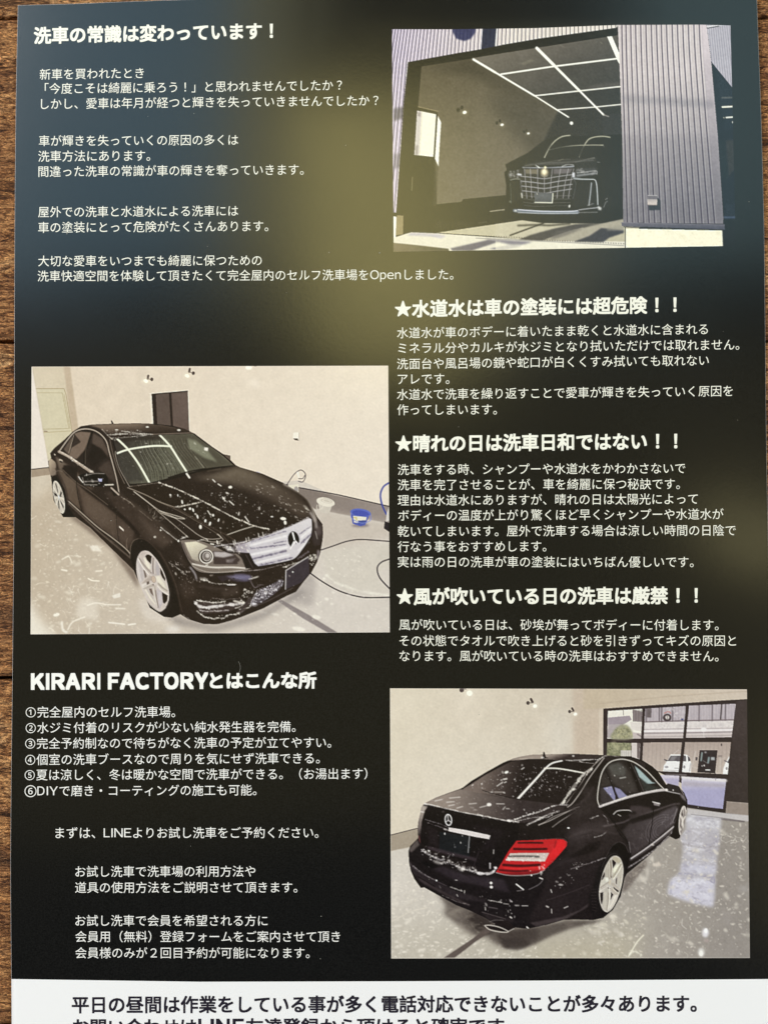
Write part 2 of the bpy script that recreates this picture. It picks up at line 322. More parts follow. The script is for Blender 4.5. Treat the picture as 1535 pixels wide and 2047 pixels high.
    p.poly([(385, 775), (425, 762), (700, 915), (1000, 1100), (900, 1100), (640, 950)], (138, 128, 128), b=3)
    p.poly([(830, 260), (1530, 170), (1530, 420), (1400, 480), (1530, 700), (1100, 680), (900, 560)], (206, 198, 186), .5, 25)
    p.line([(880, 510), (1000, 595), (1150, 650), (1320, 692), (1530, 715)], 24, (232, 226, 216), .85, 6, rough=3)
    p.line([(725, 495), (850, 582), (1000, 665), (1150, 716), (1300, 740), (1530, 736)], 13, (36, 28, 36))
    p.line([(1530, 345), (1445, 378), (1402, 440), (1430, 540), (1530, 650)], 14, (48, 40, 52))
    p.specks([(840, 270), (1100, 230), (1350, 400), (1200, 560), (860, 480)], 45, 7, WH, .6, ang=20)
    p.specks([(500, 720), (900, 520), (1530, 780), (1530, 1090), (0, 1090), (0, 960), (300, 840)], 110, 6, WH, .55, ang=20)
    for q in ((885, 755, 22, 14), (938, 803, 16, 10), (860, 545, 16, 12), (780, 940, 45, 22), (560, 905, 20, 8), (360, 910, 40, 10), (240, 890, 50, 7), (600, 1060, 70, 22)): p.ell(*q, WH, .7, 5, 10)
    p.squig([(0, 900), (400, 800), (900, 1050), (1500, 800), (1500, 1060), (0, 1080)], 40, 70, 4, WH, .4, 10)
    # wall furniture
    p.tile(240, 730)
    p.poly([(333, 295), (695, 262), (712, 690), (640, 665), (350, 615)], (88, 74, 68)); p.poly([(540, 300), (690, 285), (700, 650), (545, 625)], (96, 80, 74), .9, 4)
    p.poly([(325, 294), (368, 292), (385, 620), (345, 620)], (34, 22, 20)); p.line([(330, 298), (697, 266)], 12, (44, 32, 28), s=False)
    p.line([(515, 290), (535, 640)], 24, (36, 24, 22), s=False); p.line([(300, 290), (697, 256)], 6, (240, 230, 216), s=False); p.line([(700, 262), (713, 660)], 7, (240, 231, 218), s=False)
    for (cx, cy, bx, by, lx, ly) in ((328, 145, 292, 124, 266, 162), (752, 82, 716, 54, 688, 108)):
        p.ell(cx, cy, 16, 18, (66, 50, 46)); p.line([(bx, by-16), (bx-6, by+14)], 22, (74, 58, 52), s=False); p.line([(bx, by+18), (cx, cy)], 6, (96, 80, 72), s=False)
        p.ell(lx, ly, 40, 34, (240, 228, 206), .5, 12); p.ell(lx, ly, 24, 18, (255, 252, 235), 1, 2, rot=25)
    p.ell(1318, 25, 34, 22, (255, 250, 238), 1, 5); p.ell(1385, 6, 14, 8, (80, 66, 58))
    p.ell(1380, 190, 50, 45, (240, 228, 215), .5, 20)
    p.tile(480, 730)
    p.poly([(548, 690), (604, 686), (606, 770), (540, 748)], (243, 236, 224)); p.poly([(543, 750), (590, 750), (598, 772), (560, 766)], (66, 52, 44)); p.line([(604, 690), (604, 772)], 5, (176, 160, 146), s=False)
    # floor foam, left
    p.tile(60, 1050)
    FL = [(15, -250), (240, -300), (330, -60), (600, 100), (900, 420), (1080, 620), (1300, 880), (1530, 1000), (1530, 1100), (15, 1100)]
    p.specks(FL, 330, 9, (232, 223, 208), .62, ang=-8, spread=22, stretch=3, big=.12)
    p.specks(FL, 260, 5, (236, 226, 208), .6, ang=None)
    p.squig(FL, 36, 80, 8, (240, 231, 216), .6, -5, 40)
    p.squig([(380, 560), (760, 480), (900, 720), (700, 1080), (350, 1080)], 30, 90, 8, (244, 238, 228), .6, 15, 60)
    p.poly([(520, 740), (640, 740), (700, 800), (700, 980), (560, 960), (470, 930), (480, 860)], (228, 218, 206), .65, 22)
    p.poly([(610, 210), (690, 205), (740, 270), (640, 262)], (238, 230, 218), .85, 6); p.poly([(840, 720), (925, 690), (930, 735), (860, 750)], (232, 225, 215), .9, 4)
    p.line([(590, 820), (680, 795), (800, 812), (930, 812)], 13, (240, 232, 220), .9, 3); p.line([(390, 1070), (440, 990), (560, 940)], 16, (240, 232, 220), .8, 4)
    p.line([(330, 990), (340, 1070), (380, 1095)], 22, (244, 238, 228), .85, 5); p.ell(275, 915, 34, 18, (246, 240, 228), .9, 3, -15); p.line([(810, 995), (970, 1012)], 15, (244, 238, 228), .9, 3)
    p.line([(1010, 1018), (1080, 1008)], 16, (244, 238, 228), .9, 3); p.line([(880, 850), (970, 852)], 16, (236, 228, 216), .8, 3); p.line([(330, 350), (400, 320), (430, 380)], 12, (242, 234, 220), .8, 3)
    p.line([(400, 310), (520, 320)], 14, (242, 234, 220), .8, 3, rough=5); p.line([(600, 545), (640, 565), (710, 570)], 14, (244, 236, 222), .9, 2); p.line([(330, 455), (380, 465)], 18, (244, 236, 222), .9, 3)
    p.poly([(1100, 760), (1200, 760), (1400, 940), (1420, 1010), (1180, 960)], (222, 212, 204), .6, 22); p.line([(680, 470), (740, 465)], 14, (244, 236, 222), .8, 3)
    p.poly([(1380, 1040), (1530, 1020), (1530, 1100), (1400, 1100)], (232, 226, 222), .6, 18)
    # shadow under the car
    p.tile(0, 0, 1)
    p.poly([(135, 1030), (155, 1033), (185, 1055), (272, 1140), (278, 1178), (262, 1155), (225, 1100), (185, 1068)], (112, 96, 86), .8, 3)
    p.poly([(330, 1225), (380, 1240), (430, 1252), (520, 1225), (600, 1180), (610, 1185), (520, 1240), (430, 1262), (350, 1248)], (120, 112, 112), .6, 5)
    # ---- car body
    car = [(109, 896), (101, 906), (103, 915), (97, 922), (99, 940), (103, 955), (108, 1000), (127, 1034), (152, 1034), (181, 1055), (230, 1103), (268, 1140), (300, 1215), (328, 1233), (345, 1235), (361, 1228), (377, 1238), (408, 1247.5),
           (435, 1248), (459, 1242), (484, 1233), (527, 1216), (574, 1191), (592, 1183), (607, 1163), (623, 1144), (634, 1124), (640, 1107), (645, 1080), (646, 1066), (645, 1048), (634, 1033), (626, 1017), (617, 1000), (597, 984), (566, 965), (525, 947),
           (480, 934), (472, 930), (461, 919), (461, 911), (447, 908), (426, 894), (390, 867), (369, 857), (345, 851), (308, 847), (275, 846), (226, 847), (185, 848.5), (162, 852), (146, 863), (128, 880)]
    p.poly(car, (36, 26, 22)); p.setclip(car)
    # rear quarter and doors
    p.tile(60, 900)
    p.poly([(190, 60), (262, 120), (272, 150), (272, 250), (205, 270)], ((176, 158, 138), (120, 104, 92), (195, 150), (270, 190)), b=4)
    p.poly([(265, 60), (330, 110), (450, 190), (660, 400), (560, 420), (420, 330), (300, 190)], ((128, 112, 98), (70, 56, 48), (270, 90), (600, 390)), .85, 8)
    p.poly([(275, 200), (330, 210), (470, 330), (530, 620), (400, 520), (360, 420), (330, 310)], (96, 80, 68), .9, 10)
    p.poly([(490, 350), (700, 520), (900, 660), (1080, 830), (1030, 960), (1010, 1010), (900, 980), (560, 660)], ((86, 70, 60), (58, 46, 40), (560, 420), (950, 950)), .95, 10)
    p.poly([(760, 420), (930, 440), (1330, 780), (1500, 900), (1350, 1010), (1130, 880), (900, 620)], (56, 44, 38), .9, 14)
    p.poly([(345, 155), (400, 150), (480, 180), (480, 320), (380, 260), (345, 210)], (26, 18, 15), 1, 5)
    p.line([(350, 190), (560, 385), (720, 505), (900, 645), (1050, 785), (1110, 870)], 38, (28, 19, 16), .9, 6)
    p.line([(340, 200), (480, 330), (590, 400), (800, 560)], 6, (150, 132, 116), .6, 2)
    p.line([(485, 180), (480, 330), (495, 470), (535, 630)], 6, (22, 15, 12)); p.line([(885, 590), (895, 800), (920, 985)], 6, (22, 15, 12))
    p.ell(320, 105, 22, 12, (190, 176, 160), 1, 2, 30); p.ell(322, 118, 16, 8, (26, 18, 15), 1, 1, 30); p.ell(258, 45, 10, 6, (210, 196, 180), 1, 2, 50)
    p.squig([(560, 660), (900, 700), (1000, 1000), (850, 960), (650, 760)], 34, 70, 4, (150, 132, 118), .45, 60, 30)
    p.line([(1000, 900), (990, 960), (1010, 1060)], 6, (170, 150, 135), .7, 2)
    # sill
    p.line([(390, 520), (540, 655), (700, 795), (850, 905), (1000, 1035), (1070, 1150)], 34, (30, 22, 18), 1, 4)
    p.line([(390, 515), (540, 650), (700, 790), (850, 900), (1000, 1025), (1060, 1120)], 10, (196, 180, 164), .9, 2)
    p.line([(400, 545), (700, 825), (1040, 1110)], 14, (104, 90, 80), .8, 4)
    # rear wheel
    p.poly([(215, 260), (280, 270), (360, 400), (385, 560), (470, 690), (340, 700), (250, 540), (228, 380)], (18, 13, 12), 1, 2)
    p.line([(270, 190), (330, 300), (370, 400), (390, 520)], 16, (60, 48, 42), .9, 4); p.ring(300, 300, 70, 90, 5, (150, 134, 120), .5, 0, 200, 300)
    p.wheel(299, 480, 50, 172, -13, ph=25, silver=(214, 204, 190))
    # side glass
    p.tile(60, 730)
    glass = [(305, 878), (400, 745), (470, 675), (560, 655), (650, 668), (730, 715), (790, 800), (830, 950), (895, 1170), (915, 1300), (800, 1220), (650, 1110), (470, 970)]
    p.poly(glass, (36, 27, 24))
    p.poly([(350, 860), (440, 720), (430, 830), (400, 920)], (96, 82, 72), .9, 4)
    p.poly([(400, 930), (430, 840), (520, 790), (455, 700), (520, 680), (625, 690), (570, 860), (480, 960)], (118, 100, 88), .95, 4)
    p.poly([(462, 715), (522, 782), (420, 850)], (46, 36, 32), 1, 3); p.line([(452, 715), (400, 900)], 5, (170, 154, 138))
    p.poly([(650, 695), (740, 750), (795, 860), (805, 950), (740, 860), (640, 800)], (84, 70, 62), .9, 5)
    p.poly([(640, 810), (730, 860), (800, 945), (760, 960), (640, 1050), (590, 960)], (26, 18, 16), 1, 8)
    p.poly([(700, 1060), (760, 1000), (820, 980), (880, 1150), (870, 1200), (760, 1120)], (66, 54, 48), .9, 8)
    p.line([(640, 680), (600, 800), (565, 900), (560, 1020)], 22, (20, 14, 12), 1, 2); p.line([(622, 690), (590, 790), (572, 880), (568, 1010)], 6, (110, 96, 84), .8, 1)
    p.line([(300, 885), (400, 748), (470, 678), (560, 652), (650, 664), (725, 706), (785, 780), (815, 890), (855, 1030), (890, 1170), (915, 1310)], 9, (222, 206, 190), .95, 1)
    p.line([(300, 885), (400, 935), (500, 1005), (580, 1060), (660, 1115)], 26, (168, 152, 138), 1, 2, s=True); p.line([(310, 880), (500, 995), (650, 1095)], 7, (236, 224, 210), .9, 1, rough=3)
    p.specks([(300, 880), (400, 920), (660, 1080), (650, 1120), (480, 1020)], 26, 5, WH, .8)
    p.tile(60, 900)
    p.poly([(820, 380), (860, 375), (915, 430), (915, 462), (860, 470)], (28, 20, 18)); p.line([(835, 385), (910, 455)], 16, (196, 180, 166), .9, 2)
    # roof
    p.tile(60, 730)
    p.poly([(600, 612), (850, 598), (1100, 596), (1280, 598), (1500, 622), (1640, 668), (1700, 700), (1380, 705), (1240, 708), (850, 745), (790, 690), (700, 640)], ((124, 106, 92), (44, 33, 28), (1100, 596), (1110, 700)), .95, 6)
    p.poly([(1150, 598), (1300, 600), (1500, 660), (1480, 690), (1250, 690)], (52, 40, 34), .6, 16)
    p.poly([(1270, 594), (1380, 598), (1560, 640), (1500, 640), (1350, 612), (1268, 612)], (26, 18, 16), 1, 2)
    p.line([(800, 715), (1000, 700), (1240, 708)], 7, WH, .9, 1, rough=3); p.line([(840, 748), (1000, 738), (1200, 715)], 7, WH, .9, 1, rough=3); p.line([(940, 675), (1080, 690), (1260, 708)], 6, WH, .9, 1, rough=3)
    p.line([(740, 655), (800, 720), (850, 760)], 7, (210, 196, 180), .9, 1, rough=3); p.specks([(760, 660), (1150, 660), (1200, 730), (820, 745)], 34, 6, WH, .9)
    p.ell(1203, 632, 16, 8, WH, .9, 2); p.ell(1525, 664, 18, 9, WH, .9, 2); p.ell(890, 662, 18, 6, WH, .9, 2)
    p.line([(1250, 708), (1400, 702), (1700, 690)], 6, (170, 154, 140), .8, 1)
    # windscreen
    p.tile(240, 730)
    ws = [(-60, 757), (200, 725), (430, 714), (760, 702), (1000, 880), (1165, 1028), (880, 1062), (640, 1112), (330, 1202), (110, 1216), (40, 1150), (-30, 990), (-50, 880)]
    p.poly(ws, ((52, 46, 42), (96, 94, 80), (0, 800), (420, 980)))
    save = p.clip.copy(); p.setclip(ws)
    p.poly([(450, 700), (760, 700), (1180, 1030), (1000, 1060), (700, 1080), (560, 850)], (70, 64, 54), .8, 20)
    p.poly([(-60, 750), (430, 710), (440, 760), (150, 770), (-60, 800)], (44, 36, 32), .9, 10)
    for i in range(17):
        x = 150+i*19+p.r.randn()*3; d = i*10
        p.line([(x, 770+p.r.uniform(-25, 15)), (x+20, 860), (x+60+d*.25, 960), (x+110+d*.35, 1070), (x+125+d*.4, 1200)], p.r.uniform(4, 9), (38, 34, 30), p.r.uniform(.6, .95), 1, rough=2)
        if i % 2: p.line([(x+9, 775), (x+30, 870), (x+72+d*.25, 970), (x+118+d*.35, 1080)], 6, (150, 148, 132), .55, 2)
    for i in range(12):
        x = 520+i*16
        p.line([(x, 770+p.r.uniform(-20, 20)), (x+40, 850), (x+120, 950), (x+200, 1050)], p.r.uniform(3, 6), (120, 116, 100) if i % 2 else (40, 35, 30), .6, 1.5, rough=2)
    p.poly([(690, 745), (780, 770), (880, 850), (1000, 1000), (850, 945), (710, 850)], (136, 136, 116), .8, 8); p.poly([(700, 860), (880, 960), (1010, 1000), (880, 1010)], (66, 62, 52), .7, 10)
    p.line([(770, 935), (860, 1050)], 12, (150, 146, 130), .6, 4); p.poly([(-40, 900), (90, 905), (250, 1180), (60, 1190)], (56, 52, 48), .8, 8)
    p.squig([(0, 930), (100, 930), (200, 1150), (60, 1150)], 14, 60, 5, (120, 116, 110), .4, 60, 30)
    p.line([(-30, 903), (90, 862), (280, 832), (400, 825), (525, 830)], 19, (240, 240, 222), .97, 1)
    p.line([(-30, 750), (40, 815), (100, 880), (200, 1020), (310, 1215)], 21, (240, 240, 222), .97, 1)
    p.line([(400, 708), (440, 745), (520, 835), (600, 960), (690, 1100)], 20, (240, 240, 222), .97, 1)
    p.poly([(865, 840), (905, 845), (900, 880), (862, 870)], WH, .95, 3); p.specks(ws, 70, 4, WH, .7); p.clip = save
    p.line([(765, 705), (960, 850), (1060, 920), (1185, 1028)], 18, (28, 20, 18), 1, 1); p.poly([(1060, 912), (1130, 932), (1128, 975)], (92, 78, 70))
    p.line([(780, 712), (980, 872), (1120, 990)], 5, (120, 108, 96), .7, 1)
    p.line([(1175, 1030), (880, 1066), (700, 1115), (330, 1207), (100, 1225)], 20, (22, 16, 14), 1, 2); p.line([(500, 1150), (700, 1090), (870, 1058)], 12, (18, 12, 12), 1, 1); p.line([(900, 1085), (1030, 1060)], 14, (66, 56, 48), .8, 3)
    p.line([(685, 1112), (712, 1150)], 20, WH, .95, 2)
    # left windscreen pillar
    p.tile(60, 730)
    p.line([(850, 770), (880, 880), (900, 1000), (950, 1120), (1010, 1240)], 14, (18, 12, 12), 1, 1); p.line([(820, 760), (850, 900), (900, 1060), (970, 1210)], 5, (170, 154, 140), .8, 1)
    p.line([(882, 880), (878, 920), (920, 1060), (1020, 1240)], 6, (205, 192, 176), .85, 1)
    # bonnet
    p.tile(240, 900)
    p.poly([(720, 285), (960, 245), (1190, 165), (1380, 225), (1535, 310), (1700, 400), (1850, 500), (1940, 620), (1950, 680), (1850, 690), (1650, 570), (1400, 440), (1100, 340)], ((110, 98, 84), (74, 62, 54), (1300, 200), (1300, 480)), .95, 26)
    p.line([(1680, 345), (1840, 430), (1930, 510), (1975, 610), (2000, 720)], 26, (164, 152, 142), .9, 8)
    p.poly([(110, 375), (400, 330), (1040, 650), (1150, 690), (1500, 820), (1200, 930), (1000, 830), (560, 585)], (34, 24, 18), .9, 10)
    p.line([(100, 372), (400, 330)], 6, (170, 156, 140), .8, 1, rough=2)
    p.line([(400, 330), (560, 388), (700, 450), (850, 522), (1000, 600), (1150, 680), (1290, 742), (1400, 782), (1525, 808)], 13, (238, 230, 216), .95, 1.5, rough=3.5)
    p.line([(560, 583), (690, 562), (850, 524)], 12, (236, 228, 214), .95, 1, rough=2); p.line([(1090, 868), (1240, 815), (1375, 775)], 7, (236, 228, 214), .95, 1)
    p.line([(80, 382), (260, 455), (400, 525), (560, 583)], 8, (176, 162, 146), .85, 2)
    p.line([(560, 583), (700, 660), (900, 770), (1090, 868), (1170, 920)], 12, (66, 54, 46), .9, 4)
    p.line([(140, 420), (300, 540), (420, 650), (560, 770), (700, 890)], 6, (214, 202, 186), .9, 1)
    p.line([(150, 425), (380, 600), (560, 690), (700, 790), (800, 865), (900, 908), (1030, 900), (1000, 858)], 6, (222, 210, 196), .9, 1)
    p.line([(400, 620), (540, 660), (665, 700), (560, 690), (420, 640)], 8, (226, 216, 200), .85, 1)
    p.line([(380, 520), (600, 620), (860, 770), (1000, 858)], 5, (150, 136, 120), .7, 1); p.line([(830, 915), (960, 940), (1045, 925), (1050, 905), (1000, 858)], 6, (222, 210, 196), .9, 1)
    p.line([(1030, 850), (1110, 940)], 8, (90, 78, 68), .8, 3)
    p.poly([(20, 470), (80, 520), (140, 580), (330, 720), (420, 790), (600, 930), (560, 880), (400, 720), (150, 540)], (70, 58, 50), .6, 12)
    p.line([(20, 480), (100, 530), (150, 575)], 6, (200, 186, 170), .8, 1, rough=4); p.line([(200, 615), (330, 720)], 5, (180, 166, 150), .7, 1, rough=3)
    p.line([(420, 790), (510, 860), (600, 930)], 9, WH, .9, 1, rough=2); p.line([(600, 930), (640, 900), (690, 885)], 13, WH, .9, 2, rough=3)
    p.squig([(240, 560), (420, 690), (440, 730), (380, 730), (260, 620)], 14, 50, 5, (200, 188, 172), .7, -65, 25)
    p.specks([(430, 440), (700, 430), (1000, 560), (1300, 760), (1100, 860), (700, 700)], 60, 5, WH, .85)
    p.specks([(900, 440), (1250, 430), (1540, 620), (1540, 720), (1350, 700), (1080, 600)], 90, 5, WH, .85)
    p.specks([(1300, 350), (1500, 330), (2000, 640), (1900, 760), (1560, 600)], 70, 6, (225, 216, 204), .65, ang=28, spread=12, stretch=4)
    for q in ((1130, 378, 20, 14), (718, 598, 12, 14), (750, 612, 9, 20), (795, 680, 9, 22), (875, 722, 11, 17), (922, 752, 10, 22), (825, 785, 14, 22), (638, 530, 9, 22), (516, 457, 8, 8), (955, 665, 10, 14), (1010, 715, 8, 18), (1670, 700, 30, 16), (1690, 740, 14, 22), (1555, 680, 14, 7), (665, 605, 10, 8), (594, 462, 5, 14), (360, 887, 14, 12), (418, 818, 10, 8)): p.ell(*q, WH, .95, 1.5, p.r.uniform(-20, 20))
    for a, b_ in (((1050, 480), (1080, 520)), ((1120, 520), (1165, 560)), ((900, 620), (925, 660)), ((1280, 680), (1320, 735)), ((950, 300), (975, 325)), ((1005, 345), (1035, 365))): p.line([a, b_], 11, WH, .85, 1.5)
    # headlight
    p.tile(240, 1050)
    p.poly([(612, 150), (720, 143), (830, 158), (960, 205), (1080, 268), (1180, 286), (1250, 340), (1335, 450), (1180, 482), (950, 492), (800, 474), (720, 390), (655, 270)], (120, 108, 100), 1, 1, True)
    p.poly([(665, 175), (780, 165), (900, 215), (850, 250), (812, 300), (808, 372), (740, 345), (690, 240)], ((226, 218, 196), (170, 160, 148), (720, 180), (790, 360)), 1, 4)
    p.line([(640, 190), (700, 330), (780, 400)], 14, (88, 76, 72), .9, 4); p.poly([(950, 265), (1090, 262), (1180, 300), (1230, 350), (1200, 400), (960, 400)], (62, 50, 48), 1, 4)
    p.poly([(960, 270), (1080, 275), (1170, 305), (1060, 330), (970, 320)], (206, 198, 198), .85, 6); p.poly([(1080, 350), (1180, 340), (1150, 380), (1090, 385)], (120, 110, 110), .8, 5)
    p.ell(880, 318, 78, 76, (58, 48, 44), 1, 2); p.ring(885, 320, 66, 68, 12, (224, 216, 208), 1, 10); p.ell(890, 318, 40, 44, (120, 110, 106), 1, 2, 10); p.ring(890, 318, 42, 46, 7, (214, 206, 200), .9); p.ell(897, 310, 20, 24, (196, 188, 184), 1, 4)
    p.line([(745, 395), (860, 420), (980, 432), (1150, 430), (1310, 442)], 16, (224, 216, 208), .95, 3); p.line([(730, 410), (840, 462), (980, 482), (1320, 455)], 6, (190, 180, 172), .85, 1.5)
    p.line([(880, 408), (900, 405)], 10, WH, .9, 2); p.line([(612, 150), (650, 260), (715, 390), (800, 475), (950, 495), (1180, 484), (1330, 452)], 9, (22, 15, 13), 1, 1)
    p.line([(620, 150), (720, 142), (830, 157), (960, 205), (1080, 266), (1180, 286)], 10, (22, 15, 13), 1, 1)
    p.line([(720, 430), (770, 500), (785, 560)], 16, (190, 184, 190), .8, 5); p.poly([(1060, 190), (1160, 230), (1180, 270), (1100, 265)], (196, 190, 196), .85, 8); p.specks([(1000, 150), (1180, 250), (1160, 280), (1040, 220)], 22, 8, WH, .8)
    p.line([(800, 160), (880, 140), (900, 160)], 8, WH, .8, 2, rough=3); p.line([(930, 190), (960, 195)], 13, WH, .9, 2); p.line([(995, 160), (1000, 190)], 12, WH, .9, 2)
    # front wheel
    p.poly([(108, 330), (112, 230), (135, 165), (185, 138), (250, 150), (330, 210), (400, 300), (480, 450), (560, 640), (610, 900), (500, 940), (410, 930), (280, 800), (190, 600), (140, 430)], (24, 17, 15), 1, 2, True)
    p.line([(105, 320), (112, 220), (140, 160), (190, 136)], 6, (150, 134, 120), .7, 1); p.line([(190, 136), (270, 150), (360, 230), (440, 330), (520, 480), (600, 700)], 8, (58, 46, 40), .8, 4)
    p.poly([(165, 300), (230, 250), (300, 260), (400, 380), (480, 540), (520, 700), (520, 860), (420, 930), (320, 860), (220, 700), (165, 480)], (30, 23, 21), 1, 4, True)
    wheel_front(p); p.tile(240, 1050)
    p.ring(336, 570, 166, 330, 7, (70, 60, 54), .6, -14.5, 20, 200)
    # bumper
    p.tile(240, 1050)
    p.poly([(620, 500), (780, 560), (1000, 610), (1330, 620), (1250, 740), (800, 760), (640, 860), (610, 700)], (38, 27, 22), 1, 10)
    p.line([(400, 260), (480, 400), (570, 600), (620, 820), (640, 880)], 10, (64, 52, 46), .8, 4)
    p.poly([(1000, 525), (1130, 505), (1340, 505), (1330, 575), (1200, 580), (1100, 560), (1040, 580)], (46, 36, 40), 1, 4); p.poly([(1080, 520), (1330, 512), (1350, 545), (1200, 560)], (132, 126, 152), .8, 7)
    p.poly([(1150, 535), (1270, 560), (1180, 570)], (30, 22, 20), 1, 3); p.line([(1330, 570), (1380, 640), (1420, 610), (1470, 610)], 6, (96, 86, 88), .9, 2)
    p.line([(830, 555), (890, 565), (940, 590), (1040, 600), (1190, 605)], 9, WH, .75, 2, rough=4); p.specks([(820, 540), (900, 550), (880, 580)], 8, 8, WH, .9); p.poly([(1090, 605), (1190, 603), (1180, 613), (1100, 613)], (220, 212, 210))
    p.poly([(1030, 680), (1200, 640), (1220, 700), (1060, 740)], (66, 54, 48), .7, 14)
    p.specks([(490, 360), (640, 350), (760, 560), (760, 740), (690, 720), (560, 500)], 90, 5, (226, 216, 206), .7, ang=60)
    p.line([(510, 385), (620, 460), (640, 490)], 6, WH, .7, 1, rough=6)
    p.poly([(772, 785), (830, 768), (1000, 795), (1230, 780), (1275, 800), (1190, 850), (1100, 890), (840, 905), (795, 860)], (60, 48, 46), 1, 3)
    p.line([(775, 795), (830, 835), (950, 835), (1100, 815), (1265, 800)], 26, (232, 226, 224), .95, 3, rough=4); p.line([(790, 768), (900, 785), (1000, 790), (1080, 775)], 12, WH, .85, 2, rough=5)
    p.line([(820, 870), (900, 880), (1110, 870)], 10, (206, 198, 196), .8, 2, rough=5); p.line([(1260, 780), (1272, 810), (1180, 850)], 12, WH, .85, 2, rough=4)
    p.line([(795, 880), (860, 935), (950, 955), (1060, 945), (1110, 920), (1200, 905), (1260, 870)], 13, WH, .85, 2, rough=7)
    p.line([(650, 920), (760, 990), (880, 1015), (1000, 1010), (1200, 960)], 7, (190, 180, 176), .6, 2, rough=4); p.line([(950, 745), (1060, 760), (1230, 745)], 5, (210, 200, 196), .7, 1, rough=4)
    p.specks([(1250, 640), (1400, 640), (1350, 760), (1180, 860), (1250, 740)], 30, 8, WH, .85); p.poly([(1200, 880), (1330, 740), (1350, 770), (1240, 900)], (66, 54, 52), .9, 4)
    # grille
    p.tile(480, 1050)
    gr = [(-40, 215), (60, 180), (200, 125), (330, 85), (480, 25), (620, -35), (705, -75), (735, -60), (738, 40), (722, 115), (660, 220), (600, 300), (560, 345), (400, 385), (180, 425), (130, 380), (95, 285), (-20, 270)]
    p.poly(gr, ((196, 190, 198), (214, 208, 212), (60, 200), (650, 40)), 1, 2)
    p.poly([(-60, 190), (60, 165), (90, 280), (60, 290), (-40, 275)], (160, 150, 160), .8, 10); p.specks([(-80, 200), (60, 150), (90, 280), (-20, 290)], 26, 9, WH, .7)
    for a, b_, w in (((120, 165), (470, 60), 10), ((350, 185), (480, 158), 9), ((115, 240), (470, 195), 13), ((130, 345), (470, 262), 22), ((610, 195), (728, 90), 16), ((610, 90), (725, 10), 9), ((200, 410), (540, 330), 16)): p.line([a, b_], w, (104, 96, 116), .85, 3, s=False, rough=2)
    for a, b_, w in (((110, 205), (470, 110), 22), ((120, 300), (480, 225), 22), ((170, 385), (500, 300), 20), ((620, 130), (725, 40), 18), ((600, 255), (700, 170), 14)): p.line([a, b_], w, (240, 236, 238), .8, 6, s=False)
    p.poly([(95, 285), (150, 390), (200, 430), (60, 445), (20, 340), (0, 285)], (26, 19, 18), 1, 3); p.line([(60, 300), (130, 430)], 8, (86, 74, 72), .8, 3)
    p.line([(180, 428), (400, 390), (560, 345), (660, 225), (735, 110)], 14, (26, 18, 18), 1, 2); p.line([(-60, 470), (200, 455), (420, 405)], 8, (190, 180, 178), .7, 2, rough=2)
    p.line([(-260, 215), (-100, 195), (60, 165), (200, 118), (330, 80), (480, 20), (620, -40), (700, -80)], 10, (226, 220, 222), .8, 2, rough=8)
    for x, y in ((195, 110), (95, 150), (70, 160), (-60, 190), (-45, 180), (240, 100)): p.line([(x, y+10), (x-8, y-28)], 8, WH, .8, 2)
    p.ell(550, 150, 74, 104, (206, 200, 206), 1, 2, -6); p.ell(548, 148, 58, 86, (14, 10, 12), 1, 1.5, -6)
    p.poly([(528, 68), (545, 68), (566, 150), (552, 158)], (236, 230, 232)); p.poly([(566, 150), (596, 182), (588, 196), (556, 170)], (220, 214, 218)); p.poly([(550, 160), (570, 185), (520, 250), (506, 246)], (232, 226, 228)); p.poly([(552, 195), (612, 175), (600, 225), (560, 255), (520, 248)], (206, 200, 206), 1, 4)
    # right-hand corner of the nose
    p.poly([(735, 60), (760, -10), (800, -60), (850, 0), (845, 90), (820, 200), (760, 210), (738, 140)], (48, 38, 38), 1, 6); p.poly([(770, 20), (835, 0), (835, 80), (780, 120)], (90, 78, 78), .7, 10)
    p.line([(735, -70), (740, 40), (735, 130)], 8, (26, 18, 18), 1, 1); p.line([(720, -130), (770, -40), (780, 20)], 24, (186, 176, 172), .8, 7); p.line([(770, 60), (790, 140)], 6, WH, .6, 2)
    p.poly([(790, 250), (815, 260), (800, 370), (785, 340)], (150, 140, 144), .8, 6)
    p.line([(590, 345), (640, 310), (700, 270)], 14, (120, 110, 116), .8, 4, rough=3); p.line([(440, 430), (540, 400), (600, 380)], 13, WH, .85, 3, rough=6)
    p.poly([(470, 462), (700, 322), (712, 500), (620, 590), (465, 656)], (54, 46, 54), 1, 1); p.line([(465, 656), (470, 462), (700, 322)], 8, (232, 226, 226), .95, 1, s=False); p.ell(540, 478, 7, 9, WH)
    p.specks([(715, 310), (780, 290), (770, 370), (715, 450)], 26, 7, WH, .85); p.line([(720, 340), (770, 350)], 9, WH, .8, 2, rough=3)
    FM = [(95, 825), (140, 740), (210, 655), (330, 600), (435, 548), (445, 600), (400, 660), (330, 720), (250, 775), (140, 822)]
    p.poly(FM, (84, 76, 84), .9, 4)
    for i in range(11): p.line([(100+i*32, 820-i*20), (180+i*26, 660-i*9)], 8, (236, 230, 236), .75, 1.5, rough=6)
    p.specks(FM, 90, 7, (244, 240, 246), .9, ang=-30); p.specks(FM, 60, 6, (28, 22, 26), .9, ang=-30)
    p.line([(0, 900), (100, 840), (250, 790), (400, 715), (540, 640)], 9, (86, 76, 76), .8, 3); p.line([(0, 860), (90, 840), (120, 800)], 9, WH, .8, 2, rough=3); p.line([(-60, 775), (40, 795)], 20, WH, .7, 4)
    p.line([(20, 860), (110, 745)], 26, (58, 48, 48), .9, 4); p.line([(110, 560), (150, 635), (215, 610)], 6, (120, 108, 112), .8, 1.5)
